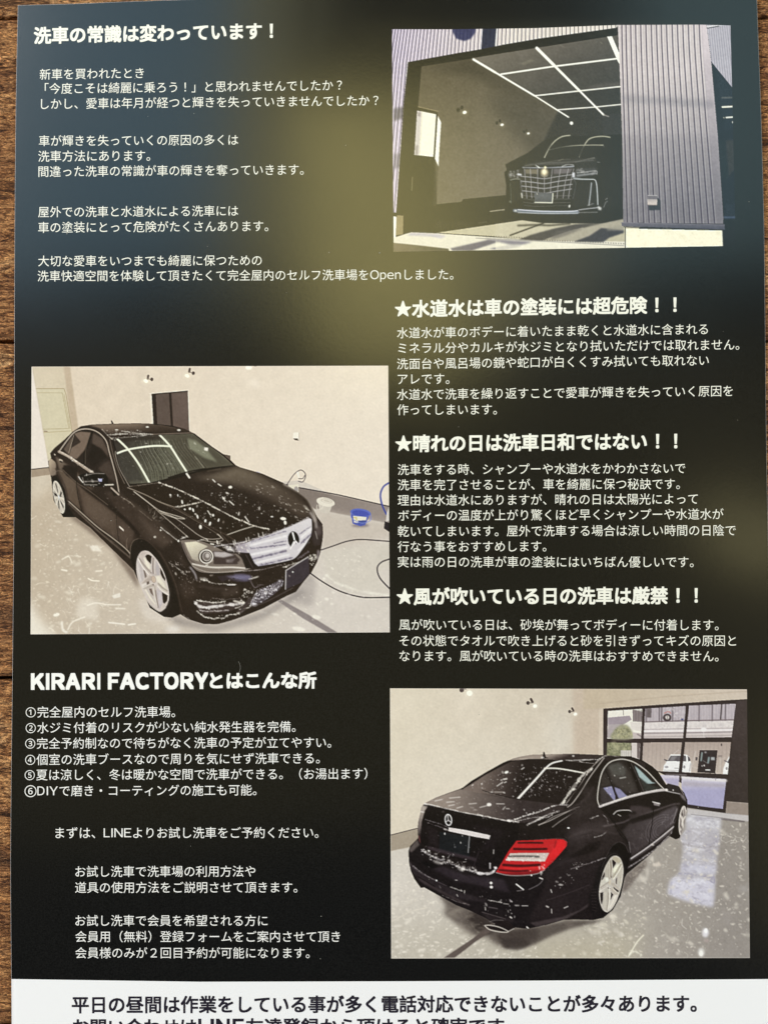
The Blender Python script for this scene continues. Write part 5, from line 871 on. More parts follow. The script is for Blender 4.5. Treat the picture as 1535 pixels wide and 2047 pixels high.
    for q in ((815, 330), (838, 420), (820, 580), (790, 560), (786, 400)): p.line([(812, 465), q], 12, (226, 218, 212), .95, 1.5, s=False)
    p.poly([(800, 400), (812, 350), (818, 430)], (60, 50, 50), .9, 2); p.poly([(795, 480), (805, 560), (790, 520)], (60, 50, 50), .9, 2); p.ring(812, 465, 36, 152, 6, (236, 228, 222), .9, 5)
    p.line([(722, 470), (770, 380), (800, 290), (845, 250)], 12, (20, 14, 15), 1, 3); p.line([(755, 340), (710, 480)], 7, (190, 182, 184), .7, 3)
    # side glass
    p.tile(990, 1370)
    SG = [(1042, 1150), (1052, 1050), (1075, 930), (1110, 850), (1170, 790), (1280, 768), (1370, 772), (1480, 830), (1560, 900), (1640, 980), (1690, 1050), (1720, 1060), (1600, 1100), (1500, 1105), (1300, 1160), (1075, 1230), (1050, 1200)]
    p.poly(SG, (34, 28, 28), 1, 1); p.setclip(SG)
    p.poly([(1140, 830), (1280, 780), (1380, 900), (1450, 1090), (1340, 1100), (1200, 1000)], (66, 60, 58), .8, 12); p.poly([(1150, 820), (1250, 790), (1330, 850), (1320, 930), (1200, 920)], (92, 92, 88), .6, 10); p.poly([(1080, 940), (1130, 880), (1180, 1020), (1080, 1040)], (54, 48, 46), .8, 6)
    p.poly([(1070, 1050), (1180, 1040), (1250, 1170), (1200, 1200), (1080, 1230)], (58, 52, 54), .9, 6); p.poly([(1100, 1050), (1190, 1030), (1225, 1130), (1220, 1190), (1170, 1130)], (150, 148, 186), .9, 3); p.poly([(1215, 1040), (1270, 1060), (1350, 1140), (1260, 1160), (1225, 1080)], (150, 148, 186), .9, 3)
    p.line([(1130, 880), (1190, 1020), (1245, 1180)], 9, (20, 14, 15), 1, 1); p.line([(1360, 790), (1410, 900), (1490, 1110)], 30, (20, 14, 15), 1, 2); p.line([(1385, 800), (1430, 890), (1520, 1100)], 6, (90, 84, 84), .8, 2)
    p.poly([(1420, 820), (1480, 870), (1600, 990), (1640, 1000), (1540, 1010), (1470, 940)], (170, 190, 192), .95, 4); p.poly([(1470, 940), (1560, 1010), (1680, 1050), (1530, 1090)], (50, 52, 50), .9, 6); p.line([(1270, 950), (1330, 940)], 10, (210, 208, 204), .8, 4); p.specks(SG, 30, 4, WH, .6)
    p.clip = save
    p.line([(1062, 1235), (1042, 1170), (1050, 1060), (1078, 920), (1120, 835), (1180, 780), (1270, 756), (1350, 764), (1440, 800), (1560, 890), (1670, 1010), (1720, 1060)], 10, (226, 220, 212), .95, 1.5)
    p.line([(1065, 1240), (1300, 1160), (1530, 1100), (1720, 1070), (1840, 1075)], 24, (206, 198, 198), .95, 2); p.line([(1100, 1225), (1400, 1125), (1700, 1062)], 8, WH, .9, 2, rough=4)
    p.tile(1205, 1370)
    p.poly([(660, 1000), (770, 1030), (785, 1080), (770, 1110), (690, 1105), (650, 1070)], (40, 34, 36), 1, 1); p.line([(660, 1000), (770, 1030), (795, 1070), (825, 1120)], 7, (170, 162, 164), .8, 2); p.ell(648, 1070, 14, 12, WH, .95, 3); p.ell(715, 1072, 6, 8, WH, .9, 2); p.poly([(770, 1090), (830, 1130), (855, 1200), (800, 1150)], (150, 142, 146), .7, 6)
    p.line([(640, 1080), (780, 1110)], 8, (220, 214, 214), .85, 2)
    # rear wheel
    p.tile(990, 1700)
    p.poly([(1000, 720), (960, 560), (950, 490), (1000, 380), (1040, 200), (1110, 90), (1170, 20), (1250, -20), (1310, 20), (1330, 120), (1335, 260), (1300, 420), (1230, 590), (1140, 690), (1060, 720)], (20, 15, 16), 1, 2, True)
    p.poly([(1150, 20), (1180, -40), (1260, -90), (1330, -40), (1370, 60), (1340, 260), (1320, 100), (1250, 0)], (12, 7, 8), 1, 4); p.line([(1120, 90), (1180, -30), (1250, -85), (1320, -60), (1360, 20)], 5, (90, 82, 84), .6, 2)
    for i in range(8): p.line([(975+i*2, 400+i*30), (1030, 395+i*32)], 7, (50, 42, 42), .7, 2)
    wheel_rear(p); p.tile(990, 1700); p.ring(1183, 342, 132, 312, 5, (80, 72, 72), .5, 6.5, 200, 380)
    # rear bumper side
    p.poly([(600, 150), (1060, 100), (1000, 330), (940, 480), (950, 560), (860, 620), (600, 700), (340, 740), (400, 560)], (34, 26, 28), .9, 14); p.line([(770, 190), (900, 150), (1120, 75)], 7, (200, 192, 194), .8, 2, rough=4); p.specks([(760, 100), (900, 130), (880, 190), (770, 190)], 20, 5, WH, .7); p.line([(520, 510), (760, 430), (960, 350)], 7, (66, 56, 60), .7, 3)
    p.poly([(350, 740), (680, 680), (860, 610), (950, 540), (940, 580), (700, 710), (420, 780)], (72, 62, 64), .8, 5); p.specks([(640, 250), (780, 220), (860, 310), (620, 400), (560, 420)], 26, 5, WH, .65, ang=-20); p.line([(565, 400), (575, 430)], 9, WH, .8, 2); p.line([(520, 570), (540, 580)], 14, WH, .8, 3); p.line([(572, 600), (574, 640)], 8, WH, .8, 2); p.line([(700, 590), (740, 572)], 8, WH, .8, 2)
    p.line([(390, 805), (450, 785), (500, 770)], 13, (226, 220, 218), .9, 2, rough=3); p.line([(320, 785), (340, 800)], 10, WH, .85, 2); p.line([(215, 345), (285, 400)], 10, WH, .9, 1.5); p.line([(455, 280), (485, 295), (440, 350), (340, 400)], 6, (150, 142, 146), .8, 2); p.line([(450, 280), (480, 292)], 10, WH, .9, 2)
    p.clip = None
    p.poly([(-10, 765), (0, 735), (60, 715), (130, 720), (200, 790), (190, 810), (130, 838), (60, 828), (-60, 800), (-100, 765)], (30, 22, 22), 1, 2); p.line([(-110, 768), (-60, 765), (40, 785), (130, 830), (60, 835), (-60, 810), (-110, 768)], 9, (222, 214, 206), .95, 1.5); p.line([(130, 830), (190, 800)], 10, (200, 192, 184), .9, 2); p.line([(-60, 730), (0, 712), (80, 715)], 6, (120, 112, 110), .8, 2)
    p.tile(990, 1370)
    p.poly([(488, 680), (500, 682), (515, 735), (545, 742), (480, 750)], (30, 24, 26), 1, 1); p.ell(480, 738, 18, 8, WH, .8, 3)
    p.tile(0, 0, 1)
    p.line([(780, 1376), (1492, 1378)], 1.3, (240, 232, 224), .6, .6); p.line([(780, 1376), (782, 1916)], 1.3, (240, 232, 224), .6, .6); p.line([(782, 1915), (1498, 1914.5)], 1.3, (230, 224, 218), .6, .6)
    p.mottle(1.0, 2.0, 5); p.mottle(6, 1.2, 6); p.done()
    return p
# ---------------------------------------------------------------- page geometry
# Positions on the leaflet are given in print dots (about 0.14 mm each); W() lays them on the gently wavy sheet.
ct, st = math.cos(TILT), math.sin(TILT)
def relief(x, y):
    z = .00075 + .00030*np.sin(x*24+.6)*np.cos(y*17-.4) + .00018*np.sin(x*41-y*29+1.1) + .00010*np.sin(y*60+x*13)
    z = z + .0006*np.clip((y-.105)/.05, 0, 1)**2*np.clip((x+.02)/.1, 0, 1)
    return z
def W(u, v, dz=0.):
    u = np.asarray(u, float); v = np.asarray(v, float)
    dx = (u-767.5)/FPX; dy = -(v-1023.5)/FPX
    wx = dx; wy = dy*ct+st; wz = dy*st-ct
    k = CAM_H/-wz; z = relief(wx*k, wy*k)
    k = (CAM_H-z)/-wz
    return np.stack([wx*k, wy*k, z+dz], -1)

# ---------------------------------------------------------------- materials
def mat(name, col=(.8, .8, .8), rough=.5, spec=.5):
    m = bpy.data.materials.new(name); m.use_nodes = True; b = m.node_tree.nodes['Principled BSDF']
    b.inputs['Base Color'].default_value = (*col, 1); b.inputs['Roughness'].default_value = rough; b.inputs['Specular IOR Level'].default_value = spec
    return m, m.node_tree, b
def grain(nt, b, scale, dist, strength=.25, detail=3):
    tc = nt.nodes.new('ShaderNodeTexCoord'); n = nt.nodes.new('ShaderNodeTexNoise'); n.inputs['Scale'].default_value = scale; n.inputs['Detail'].default_value = detail
    bp = nt.nodes.new('ShaderNodeBump'); bp.inputs['Strength'].default_value = strength; bp.inputs['Distance'].default_value = dist
    nt.links.new(tc.outputs['Object'], n.inputs['Vector']); nt.links.new(n.outputs['Fac'], bp.inputs['Height']); nt.links.new(bp.outputs[0], b.inputs['Normal'])
    return tc, n
PAPER, nt, b = mat('coated_paper', (.885, .885, .91), .34); grain(nt, b, 900, .00004)
INK, nt, b = mat('black_ink', (.005, .005, .005), .16); tc, n = grain(nt, b, 1100, .00003, .16)
n2 = nt.nodes.new('ShaderNodeTexNoise'); n2.inputs['Scale'].default_value = 26; n2.inputs['Detail'].default_value = 5
mr = nt.nodes.new('ShaderNodeMapRange'); mr.inputs['To Min'].default_value = .14; mr.inputs['To Max'].default_value = .20
nt.links.new(tc.outputs['Object'], n2.inputs['Vector']); nt.links.new(n2.outputs['Fac'], mr.inputs['Value']); nt.links.new(mr.outputs[0], b.inputs['Roughness'])
n3 = nt.nodes.new('ShaderNodeTexNoise'); n3.inputs['Scale'].default_value = 2600; n3.inputs['Detail'].default_value = 2
rp = nt.nodes.new('ShaderNodeValToRGB'); rp.color_ramp.elements[0].color = (.002, .002, .002, 1); rp.color_ramp.elements[1].color = (.009, .009, .0086, 1)
rp.color_ramp.elements[0].position = .3; rp.color_ramp.elements[1].position = .75
nt.links.new(tc.outputs['Object'], n3.inputs['Vector']); nt.links.new(n3.outputs['Fac'], rp.inputs[0]); nt.links.new(rp.outputs[0], b.inputs['Base Color'])
WHITE, nt, b = mat('unprinted_white', (.90, .89, .80), .4); WHITE2, nt, b = mat('unprinted_cool_white', (.92, .915, .89), .4)
NAVY, nt, b = mat('navy_black_ink', (.014, .011, .022), .3)
PRINT, nt, b = mat('photo_ink', (.5, .5, .5), .18); grain(nt, b, 1100, .00003, .3)
at = nt.nodes.new('ShaderNodeAttribute'); at.attribute_name = 'ink'; nt.links.new(at.outputs['Color'], b.inputs['Base Color'])
EDGE, nt, b = mat('paper_core', (.62, .62, .60), .7)
DUST, nt, b = mat('dust', (.45, .43, .38), .9); LINT, nt, b = mat('lint', (.35, .33, .29), .8)

def obj(name, verts, faces, m, parent=None, smooth=True, label=None):
    me = bpy.data.meshes.new(name); me.from_pydata([tuple(v) for v in verts], [], faces); me.update()
    if m: me.materials.append(m)
    if smooth: me.polygons.foreach_set('use_smooth', [True]*len(me.polygons))
    o = bpy.data.objects.new(name, me); C.objects.link(o)
    if parent: o.parent = parent
    if label: o['label'] = label
    return o
def gridmesh(name, nx, ny, P, m, parent=None, label=None):
    P = np.asarray(P, np.float32).reshape(-1, 3); me = bpy.data.meshes.new(name); nq = (nx-1)*(ny-1)
    me.vertices.add(len(P)); me.vertices.foreach_set('co', P.ravel())
    i = (np.arange(ny-1)[:, None]*nx+np.arange(nx-1)[None]).ravel()
    q = np.stack([i, i+nx, i+nx+1, i+1], -1).astype(np.int32)
    me.loops.add(nq*4); me.loops.foreach_set('vertex_index', q.ravel()); me.polygons.add(nq)
    me.polygons.foreach_set('loop_start', np.arange(nq, dtype=np.int32)*4); me.polygons.foreach_set('loop_total', np.full(nq, 4, np.int32))
    me.polygons.foreach_set('use_smooth', np.ones(nq, bool)); me.update(calc_edges=True); me.materials.append(m)
    o = bpy.data.objects.new(name, me); C.objects.link(o)
    if parent: o.parent = parent
    if label: o['label'] = label
    return o

# ---------------------------------------------------------------- the wooden table: planks with a weathered grain
table = bpy.data.objects.new('wooden_table', None); C.objects.link(table)
table['label'] = 'rustic brown wooden table top with dark horizontal grain under the leaflet'; table['category'] = 'table'
WOOD, nt, b = mat('weathered_wood', (.3, .17, .08), .5, .4)
N, Lk = nt.nodes.new, nt.links.new
geo = N('ShaderNodeTexCoord'); oi = N('ShaderNodeObjectInfo')
addv = N('ShaderNodeVectorMath'); addv.operation = 'MULTIPLY_ADD'; addv.inputs[1].default_value = (0, 0, 0); cmb = N('ShaderNodeCombineXYZ')
mul = N('ShaderNodeMath'); mul.operation = 'MULTIPLY'; mul.inputs[1].default_value = 3.; Lk(oi.outputs['Random'], mul.inputs[0]); Lk(mul.outputs[0], cmb.inputs['X']); Lk(mul.outputs[0], cmb.inputs['Z'])
av = N('ShaderNodeVectorMath'); av.operation = 'ADD'; Lk(geo.outputs['Object'], av.inputs[0]); Lk(cmb.outputs[0], av.inputs[1])
def noise(sx, sy, detail, dist=0., rough=.6, src=None):
    mp = N('ShaderNodeMapping'); mp.inputs['Scale'].default_value = (sx, sy, sx); Lk(av.outputs[0], mp.inputs[0])
    n = N('ShaderNodeTexNoise'); n.inputs['Scale'].default_value = 1; n.inputs['Detail'].default_value = detail; n.inputs['Distortion'].default_value = dist; n.inputs['Roughness'].default_value = rough
    Lk(mp.outputs[0], n.inputs['Vector']); return n.outputs['Fac']
def ramp(f, stops):
    r = N('ShaderNodeValToRGB'); e = r.color_ramp.elements
    while len(e) < len(stops): e.new(.5)
    for k, (p_, c) in enumerate(stops): e[k].position = p_; e[k].color = (*c, 1)
    Lk(f, r.inputs[0]); return r.outputs[0]
def mixc(f, a, b_, mode='MIX', fac=None):
    m = N('ShaderNodeMix'); m.data_type = 'RGBA'; m.blend_type = mode
    if fac is not None: m.inputs[0].default_value = fac
    if f is not None: Lk(f, m.inputs[0])
    for s, v in ((6, a), (7, b_)):
        if isinstance(v, tuple): m.inputs[s].default_value = (*v, 1)
        else: Lk(v, m.inputs[s])
    return m.outputs[2]
streak = noise(110, 560, 5, 1.6, .7); fine = noise(420, 1500, 4, 2.2, .8); patch = noise(16, 55, 4, 1.2); pores = noise(300, 1500, 2, .3)
c1 = ramp(patch, [(.28, (.16, .085, .045)), (.40, (.46, .22, .095)), (.56, (.82, .42, .17)), (.74, (.98, .62, .32))])
c2 = ramp(streak, [(.40, (.12, .08, .06)), (.47, (.60, .50, .44)), (.54, (1, 1, 1))])
c3 = ramp(fine, [(.40, (.06, .04, .03)), (.48, (.50, .42, .37)), (.54, (1, 1, 1)), (.62, (1.7, 1.6, 1.4))])
cc = mixc(None, mixc(None, c1, c2, 'MULTIPLY', .92), c3, 'MULTIPLY', .85)
knot = ramp(noise(9, 30, 3, 1.5), [(.60, (0, 0, 0)), (.72, (1, 1, 1))])
Lk(mixc(knot, cc, mixc(None, cc, (.35, .33, .34), 'MULTIPLY', 1.)), b.inputs['Base Color'])
hs = N('ShaderNodeMath'); hs.operation = 'ADD'; Lk(streak, hs.inputs[0]); Lk(fine, hs.inputs[1])
bp = N('ShaderNodeBump'); bp.inputs['Strength'].default_value = .9; bp.inputs['Distance'].default_value = .0011; Lk(hs.outputs[0], bp.inputs['Height']); Lk(bp.outputs[0], b.inputs['Normal'])
rr = N('ShaderNodeMapRange'); rr.inputs['To Min'].default_value = .34; rr.inputs['To Max'].default_value = .62; Lk(fine, rr.inputs['Value']); Lk(rr.outputs[0], b.inputs['Roughness'])
DARK, _, _ = mat('joint_shadow_board', (.02, .014, .010), .9)
def plank(y0, y1, x0=-.42, x1=.42, seed=0):
    bm = bmesh.new(); r = random.Random(seed); n = 60; rings = []
    for i in range(n+1):
        x = x0+(x1-x0)*i/n; e0 = y0+.0006+r.uniform(-.0002, .0002); e1 = y1-.0006+r.uniform(-.0002, .0002)
        rings.append([bm.verts.new(p) for p in ((x, e0, -.018), (x, e0, -.0012), (x, e0+.0011, -.0001), (x, (e0+e1)/2, 0), (x, e1-.0011, -.0001), (x, e1, -.0012), (x, e1, -.018))])
    for a, b_ in zip(rings, rings[1:]):
        for k in range(6): bm.faces.new((a[k], b_[k], b_[k+1], a[k+1]))
        bm.faces.new((a[6], b_[6], b_[0], a[0]))
    bm.faces.new(rings[0][::-1]); bm.faces.new(rings[-1])
    bmesh.ops.recalc_face_normals(bm, faces=bm.faces)
    me = bpy.data.meshes.new('plank'); bm.to_mesh(me); bm.free(); me.materials.append(WOOD)
    o = bpy.data.objects.new('plank', me); C.objects.link(o); o.parent = table; return o
seams = [-.43, -.337, -.243, -.126, -.0312, .0632, .1562, .250, .343, .43]
for k in range(len(seams)-1): plank(seams[k], seams[k+1], seed=k)
obj('under_board', [(x, y, z) for z in (-.03, -.0175) for y in (-.43, .43) for x in (-.42, .42)], [(0, 2, 3, 1), (4, 5, 7, 6), (0, 1, 5, 4), (2, 6, 7, 3), (0, 4, 6, 2), (1, 3, 7, 5)], DARK, table, False)

# ---------------------------------------------------------------- the leaflet
sheet = bpy.data.objects.new('leaflet', None); C.objects.link(sheet)
sheet['label'] = 'glossy black printed car wash leaflet with white Japanese text and three car photos'; sheet['category'] = 'leaflet'
LE = [(-30, 38.5), (11, 37), (200, 33), (400, 31), (600, 30), (900, 30), (1100, 28.5), (1400, 25.5), (1550, 23.5), (1750, 22), (1960, 24), (2160, 25)]
RE = [(-30, 1510), (0, 1511.5), (100, 1515), (200, 1519), (300, 1522), (450, 1526), (650, 1528), (850, 1530), (950, 1531.5), (1050, 1533.5), (1150, 1535.5), (1400, 1538), (1960, 1541), (2160, 1542)]
TE = [(0, 13), (37, 11), (150, 8), (270, 3), (480, -4), (1000, -16), (1545, -24)]
BE = [(0, 2138), (1545, 2146)]
BD = [(0, 1956.5), (22, 1957), (400, 1962.5), (800, 1961.5), (1100, 1960), (1400, 1958), (1545, 1957)]
ip = lambda t, tab: np.interp(t, [p[0] for p in tab], [p[1] for p in tab])
def sm(t, tab):      # smoothed edge curve
    return sum(ip(t+d, tab) for d in (-60, -30, 0, 30, 60))/5
def patch_uv(nx, ny, vtop, vbot, grow=0.):
    s, t = np.meshgrid(np.linspace(0, 1, nx), np.linspace(0, 1, ny)); u = 20+s*1520
    for _ in range(3):
        v = vtop(u)*(1-t)+vbot(u)*t; u = (sm(v, LE)-grow)*(1-s)+(sm(v, RE)+grow)*s
    return u, v
top = lambda u: ip(u, TE); bot = lambda u: ip(u, BE); band = lambda u: ip(u, BD)
nx, ny = 150, 200
u, v = patch_uv(nx, ny, lambda x: top(x)-.35, lambda x: bot(x)+.35, .35)
P = W(u, v); Pb = P.copy(); Pb[..., 2] -= .00016
Vs = np.concatenate([P.reshape(-1, 3), Pb.reshape(-1, 3)]); M = nx*ny; F = []; idx = lambda i, j: j*nx+i
for j in range(ny-1):
    for i in range(nx-1):
        F.append((idx(i, j), idx(i, j+1), idx(i+1, j+1), idx(i+1, j))); F.append((M+idx(i, j), M+idx(i+1, j), M+idx(i+1, j+1), M+idx(i, j+1)))
for i in range(nx-1): F += [(idx(i, 0), idx(i+1, 0), M+idx(i+1, 0), M+idx(i, 0)), (idx(i+1, ny-1), idx(i, ny-1), M+idx(i, ny-1), M+idx(i+1, ny-1))]
for j in range(ny-1): F += [(idx(0, j+1), idx(0, j), M+idx(0, j), M+idx(0, j+1)), (idx(nx-1, j), idx(nx-1, j+1), M+idx(nx-1, j+1), M+idx(nx-1, j))]
obj('paper_sheet', Vs, F, PAPER, sheet)
u, v = patch_uv(nx, ny, top, band)
gridmesh('black_background', nx, ny, W(u, v, .000015), INK, sheet)

# the three printed photographs: ink colour carried by a fine vertex grid
def lin(a): a = a/255.; return np.where(a <= .04045, a/12.92, ((a+.055)/1.055)**2.4)
def photo(pic, tl, tr, br, bl, label, topc=None, pitch=1.25):
    nx = int((tr[0]-tl[0])/pitch); ny = int((bl[1]-tl[1])/pitch)
    s, t = np.meshgrid(np.linspace(0, 1, nx), np.linspace(0, 1, ny))
    U = (tl[0]*(1-s)+tr[0]*s)*(1-t)+(bl[0]*(1-s)+br[0]*s)*t; V = (tl[1]*(1-s)+tr[1]*s)*(1-t)+(bl[1]*(1-s)+br[1]*s)*t
    if topc: V = V+np.interp(U, [p[0] for p in topc], [p[1] for p in topc])*(1-t)
    x = np.clip((U-pic.x0)*pic.S-.5, 0, pic.W-1.01); y = np.clip((V-pic.y0)*pic.S-.5, 0, pic.H-1.01)
    xi, yi = x.astype(int), y.astype(int); fx, fy = (x-xi)[..., None], (y-yi)[..., None]; a = pic.a
    c = (a[yi, xi]*(1-fx)+a[yi, xi+1]*fx)*(1-fy)+(a[yi+1, xi]*(1-fx)+a[yi+1, xi+1]*fx)*fy
    c = lin(c)
    o = gridmesh('printed_photo', nx, ny, W(U, V, .000032), PRINT, sheet, label)
    at = o.data.color_attributes.new('ink', 'FLOAT_COLOR', 'POINT')
    at.data.foreach_set('color', np.concatenate([c, np.ones(c.shape[:2]+(1,))], -1).astype(np.float32).ravel())
    return o
photo(pic_garage(), (783.5, 58.5), (1459, 51), (1470, 491.5), (786.5, 503.5), 'printed photo of a black van parked in a garage beside a corrugated column', [(783, 0), (900, 1.5), (1068, 1), (1234, -3.5), (1400, -2.3), (1459, 0)])
photo(pic_front(), (64, 733), (776, 731), (779, 1264), (62, 1268), 'printed photo of a wet black sedan seen from the front')
photo(pic_rear(), (779.5, 1376), (1492, 1378), (1498, 1915), (782, 1916), 'printed photo of a wet black sedan seen from the rear with red tail lamp')

# lettering: outlines of the built-in typeface laid flat on the sheet
def glyphs(txt, bold=0.):
    cu = bpy.data.curves.new('t', 'FONT'); cu.body = txt; cu.resolution_u = 4; cu.offset = bold; cu.dimensions = '2D'; cu.fill_mode = 'FRONT'
    o = bpy.data.objects.new('t', cu); C.objects.link(o); dg = bpy.context.evaluated_depsgraph_get(); dg.update()
    me = o.evaluated_get(dg).to_mesh(); n = len(me.vertices); v = np.empty(n*3, np.float32); me.vertices.foreach_get('co', v)
    f = [tuple(p.vertices) for p in me.polygons]; v = v.reshape(-1, 3)[:, :2].copy()
    bpy.data.objects.remove(o); bpy.data.curves.remove(cu)
    if len(txt) > 1 and ('！' in txt or '？' in txt):      # centre these marks in their cells
        for k, ch in enumerate(txt):
            if ch in '！？': q = (v[:, 0] > k*ADV) & (v[:, 0] < (k+1)*ADV); v[q, 0] += (k+.5)*ADV-(v[q, 0].min()+v[q, 0].max())/2
    return v, f
q, _ = glyphs('口口'); q2, _ = glyphs('口'); ADV = q[:, 0].max()-q2[:, 0].max()
q, _ = glyphs('Ｈ'); LMID = (q[:, 1].min()+q[:, 1].max())/2
YMID = None; LAT = 'ＫＩＲＡＦＣＴＯＹＬＮＥＤｐｅｎ'
def text(name, txt, xl, xr, yl, yr, m, bold=0., em=None, copies=0, yoff=0., parts=None):
    global YMID
    if YMID is None:
        q, _ = glyphs('車'); YMID = (q[:, 1].min()+q[:, 1].max())/2
    segs = parts or [(txt, xl, xr)]; VV = []; FF = []; off = 0; c0 = copies
    for (tx, a, b_) in segs:
        latin = tx[0] in LAT; copies = c0*(1.5 if latin and c0 else 1)
        v, f = glyphs(tx, bold) if tx != 'Ｉ' else (np.array([(0., LMID-.365), (.1, LMID-.365), (.1, LMID+.365), (0, LMID+.365)]), [(0, 1, 2, 3)]); x0, x1 = v[:, 0].min(), v[:, 0].max(); s = (b_-a)/(x1-x0); sy = em if em else s
        if latin: sy = (em or 24)*(1.15 if c0 else 1.); 
        else: EM0 = s
        u = a+(v[:, 0]-x0)*s; tt = (u-xl)/(xr-xl); vv = yl+(yr-yl)*tt-(v[:, 1]-(LMID if latin else YMID))*sy+yoff
        ds = [(0, 0)]+[(i*copies, j*copies) for i in (-1, 0, 1) for j in (-1, 0, 1) if i or j] if copies else [(0, 0)]
        for k, (dx, dy) in enumerate(ds):
            VV.append(W(u+dx, vv+dy, .000030+.000002*k)); FF += [tuple(i+off for i in q) for q in f]; off += len(v)
    # page normal is up: flip nothing, faces already look towards +z
    return obj(name, np.concatenate(VV), FF, m, sheet, False)
a = 1/1.968
def UL(t, x0, x1, y0, y1, **k): text('text_line', t, x0*a, x1*a, y0*a, y1*a, WHITE, **k)
text('heading', '洗車の常識は変わっています！', 69.6, 545, 71.3, 61.5, WHITE, copies=1.05)
UL('新車を買われたとき', 158, 567, 293, 287); UL('「今度こそは綺麗に乗ろう！」と思われませんでしたか？', 178, 1345, 349, 335)
UL('しかし、愛車は年月が経つと輝きを失っていきませんでしたか？', 163, 1488, 409, 395); UL('車が輝きを失っていくの原因の多くは', 155, 938, 554, 550)
UL('洗車方法にあります。', 152, 592, 615, 612); UL('間違った洗車の常識が車の輝きを奪っていきます。', 153, 1195, 675, 667)
UL('屋外での洗車と水道水による洗車には', 152, 938, 834, 829); UL('車の塗装にとって危険がたくさんあります。', 152, 1056, 895, 889)
UL('大切な愛車をいつまでも綺麗に保つための', 152, 1030, 1027, 1024); text('text_line', '', 76, 906, 552, 548.5, WHITE, parts=[('洗車快適空間を体験して頂きたくて完全屋内のセルフ洗車場を', 76, 735.8), ('Ｏ', 740, 757.3), ('ｐ', 760, 771.6), ('ｅ', 773.8, 787), ('ｎ', 789.6, 801), ('しました。', 808.5, 906)])
b_ = 1/2.0065
def RC(t, x0, x1, y0, y1, name='text_line', **k): text(name, t, 770+x0*b_, 770+x1*b_, 560+y0*b_, 560+y1*b_, WHITE, **k)
RC('★水道水は車の塗装には超危険！！', 40, 1165, 116, 98, 'heading', copies=1.0)
RC('水道水が車のボデーに着いたまま乾くと水道水に含まれる', 47, 1292, 212, 196); RC('ミネラル分やカルキが水ジミとなり拭いただけでは取れません。', 52, 1418, 273, 258)
RC('洗面台や風呂場の鏡や蛇口が白くくすみ拭いても取れない', 47, 1296, 336, 321); RC('アレです。', 50, 257, 397, 395)
RC('水道水で洗車を繰り返すことで愛車が輝きを失っていく原因を', 47, 1392, 459, 444); RC('作ってしまいます。', 48, 447, 520, 518)
RC('★晴れの日は洗車日和ではない！！', 42, 1168, 656, 645, 'heading', copies=1.0)
RC('洗車をする時、シャンプーや水道水をかわかさないで', 50, 1202, 760, 754); RC('洗車を完了させることが、車を綺麗に保つ秘訣です。', 50, 1180, 821, 817)
RC('理由は水道水にありますが、晴れの日は太陽光によって', 50, 1252, 883, 877); RC('ボディーの温度が上がり驚くほど早くシャンプーや水道水が', 52, 1355, 944, 938)
RC('乾いてしまいます。屋外で洗車する場合は涼しい時間の日陰で', 50, 1404, 1007, 1003); RC('行なう事をおすすめします。', 50, 645, 1069, 1067)
RC('実は雨の日の洗車が車の塗装にはいちばん優しいです。', 50, 1235, 1130, 1130)
RC('★風が吹いている日の洗車は厳禁！！', 47, 1250, 1269, 1264, 'heading', copies=1.0)
RC('風が吹いている日は、砂埃が舞ってボディーに付着します。', 55, 1335, 1382, 1383); RC('その状態でタオルで吹き上げると砂を引きずってキズの原因と', 57, 1405, 1446, 1446)
RC('なります。風が吹いている時の洗車はおすすめできません。', 57, 1335, 1507, 1508)
def BL_(t, x0, x1, y0, y1, **k): text('text_line', t, x0*a, x1*a, 1300+y0*a, 1300+y1*a, WHITE2, **k)
K1 = [('Ｋ', 50, 158), ('Ｉ', 168, 195), ('Ｒ', 212, 318), ('Ａ', 322, 438), ('Ｒ', 452, 556), ('Ｉ', 572, 595), ('Ｆ', 655, 745), ('Ａ', 750, 866), ('Ｃ', 873, 978), ('Ｔ', 985, 1090), ('Ｏ', 1097, 1210), ('Ｒ', 1225, 1330), ('Ｙ', 1338, 1443)]
text('heading', '', 62, 631.6, 1362.5, 1359.5, WHITE2, em=35, copies=1.25, parts=[(c, 50+(p+7)/3.936, 50+(q-7)/3.936) for c, p, q in K1]+[('とはこんな所', 421, 631.6)])
BL_('①完全屋内のセルフ洗車場。', 103, 690, 243, 242); BL_('②水ジミ付着のリスクが少ない純水発生器を完備。', 103, 1163, 305, 300)
BL_('③完全予約制なので待ちがなく洗車の予定が立てやすい。', 101, 1303, 366, 362); BL_('④個室の洗車ブースなので周りを気にせず洗車できる。', 101, 1258, 430, 424)
BL_('⑤夏は涼しく、冬は暖かな空間で洗車ができる。（お湯出ます）', 99, 1445, 490, 485); text('text_line', '', 50, 513, 1581, 1579, WHITE2, parts=[('⑥', 50, 73.8), ('Ｄ', 75.7, 89.9), ('Ｉ', 94.3, 96.9), ('Ｙ', 99.7, 116.4), ('で磨き・コーティングの施工も可能。', 119.7, 513)])
text('text_line', '', 111.8, 636.7, 1664.8, 1664.3, WHITE2, parts=[('まずは、', 111.8, 191), ('Ｌ', 208, 220.1), ('Ｉ', 223.4, 226), ('Ｎ', 229.4, 246), ('Ｅ', 248.8, 263.1), ('よりお試し洗車をご予約ください。', 267, 636.7)]); BL_('お試し洗車で洗車場の利用方法や', 298, 1005, 870, 869)
BL_('道具の使用方法をご説明させて頂きます。', 297, 1170, 933, 932); BL_('お試し洗車で会員を希望される方に', 298, 1053, 1063, 1063)
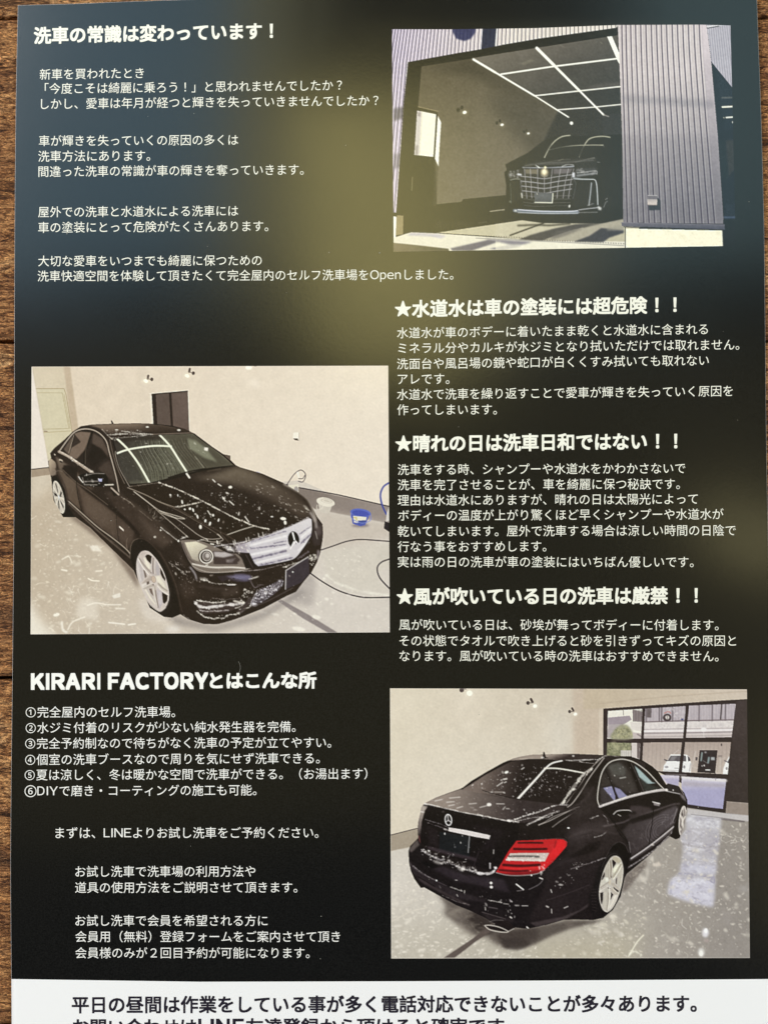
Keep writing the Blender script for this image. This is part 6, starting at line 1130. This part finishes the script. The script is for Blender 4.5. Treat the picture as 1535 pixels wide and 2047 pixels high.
BL_('会員用（無料）登録フォームをご案内させて頂き', 298, 1338, 1126, 1126); BL_('会員様のみが２回目予約が可能になります。', 298, 1218, 1190, 1190)
text('notice_line', '平日の昼間は作業をしている事が多く電話対応できないことが多々あります。', 145, 1391, 2008.5, 2006, NAVY, copies=.85)
text('notice_line', '', 147, 1022, 2053, 2051, NAVY, copies=.85, em=35, parts=[('お問い合わせは', 147, 393), ('Ｌ', 398, 416.5), ('Ｉ', 422.5, 427), ('Ｎ', 433.5, 458.5), ('Ｅ', 466.5, 487), ('友達登録から頂けると確実です。', 492, 1022)])

# dust and a curl of lint on the gloss
r = random.Random(4); VV = []; FF = []
spots = [(r.uniform(45, 1500), r.uniform(30, 1940), r.uniform(.5, 1.3)) for _ in range(45)]
for (x, y, s) in spots:
    q = [(x+s*math.cos(k*PI/3)*r.uniform(.6, 1.2), y+s*math.sin(k*PI/3)*r.uniform(.6, 1.2)) for k in range(6)]
    P = W([p[0] for p in q], [p[1] for p in q], .00006); n0 = len(VV); VV += [tuple(p) for p in P]; tp = P.mean(0); VV.append((tp[0], tp[1], tp[2]+.00010*s))
    FF += [(n0+k, n0+6, n0+(k+1) % 6) for k in range(6)]
d = obj('dust_specks', VV, FF, DUST, None, False); d['kind'] = 'stuff'; d['label'] = 'tiny pale dust specks scattered over the leaflet'; d['category'] = 'dust'
def fibre(pts, rad, label):
    q = spline(pts, False, 8); P = W([p[0] for p in q], [p[1] for p in q], .00022); VV = []; FF = []
    for k, p in enumerate(P):
        t = P[min(k+1, len(P)-1)]-P[max(k-1, 0)]; t /= np.linalg.norm(t); s_ = np.cross(t, (0, 0, 1.)); up = np.cross(s_, t)
        for j in range(5): VV.append(tuple(p+rad*(math.cos(2*PI*j/5)*s_+math.sin(2*PI*j/5)*up)))
    for k in range(len(P)-1):
        for j in range(5): FF.append((k*5+j, k*5+(j+1) % 5, k*5+5+(j+1) % 5, k*5+5+j))
    o = obj('lint_fibre', VV, FF, LINT); o['label'] = label; o['category'] = 'lint'; return o
fibre([(477, 1322), (480, 1328), (481, 1334), (480, 1341), (478, 1345)], .00004, 'short pale curl of lint above the lower left heading')
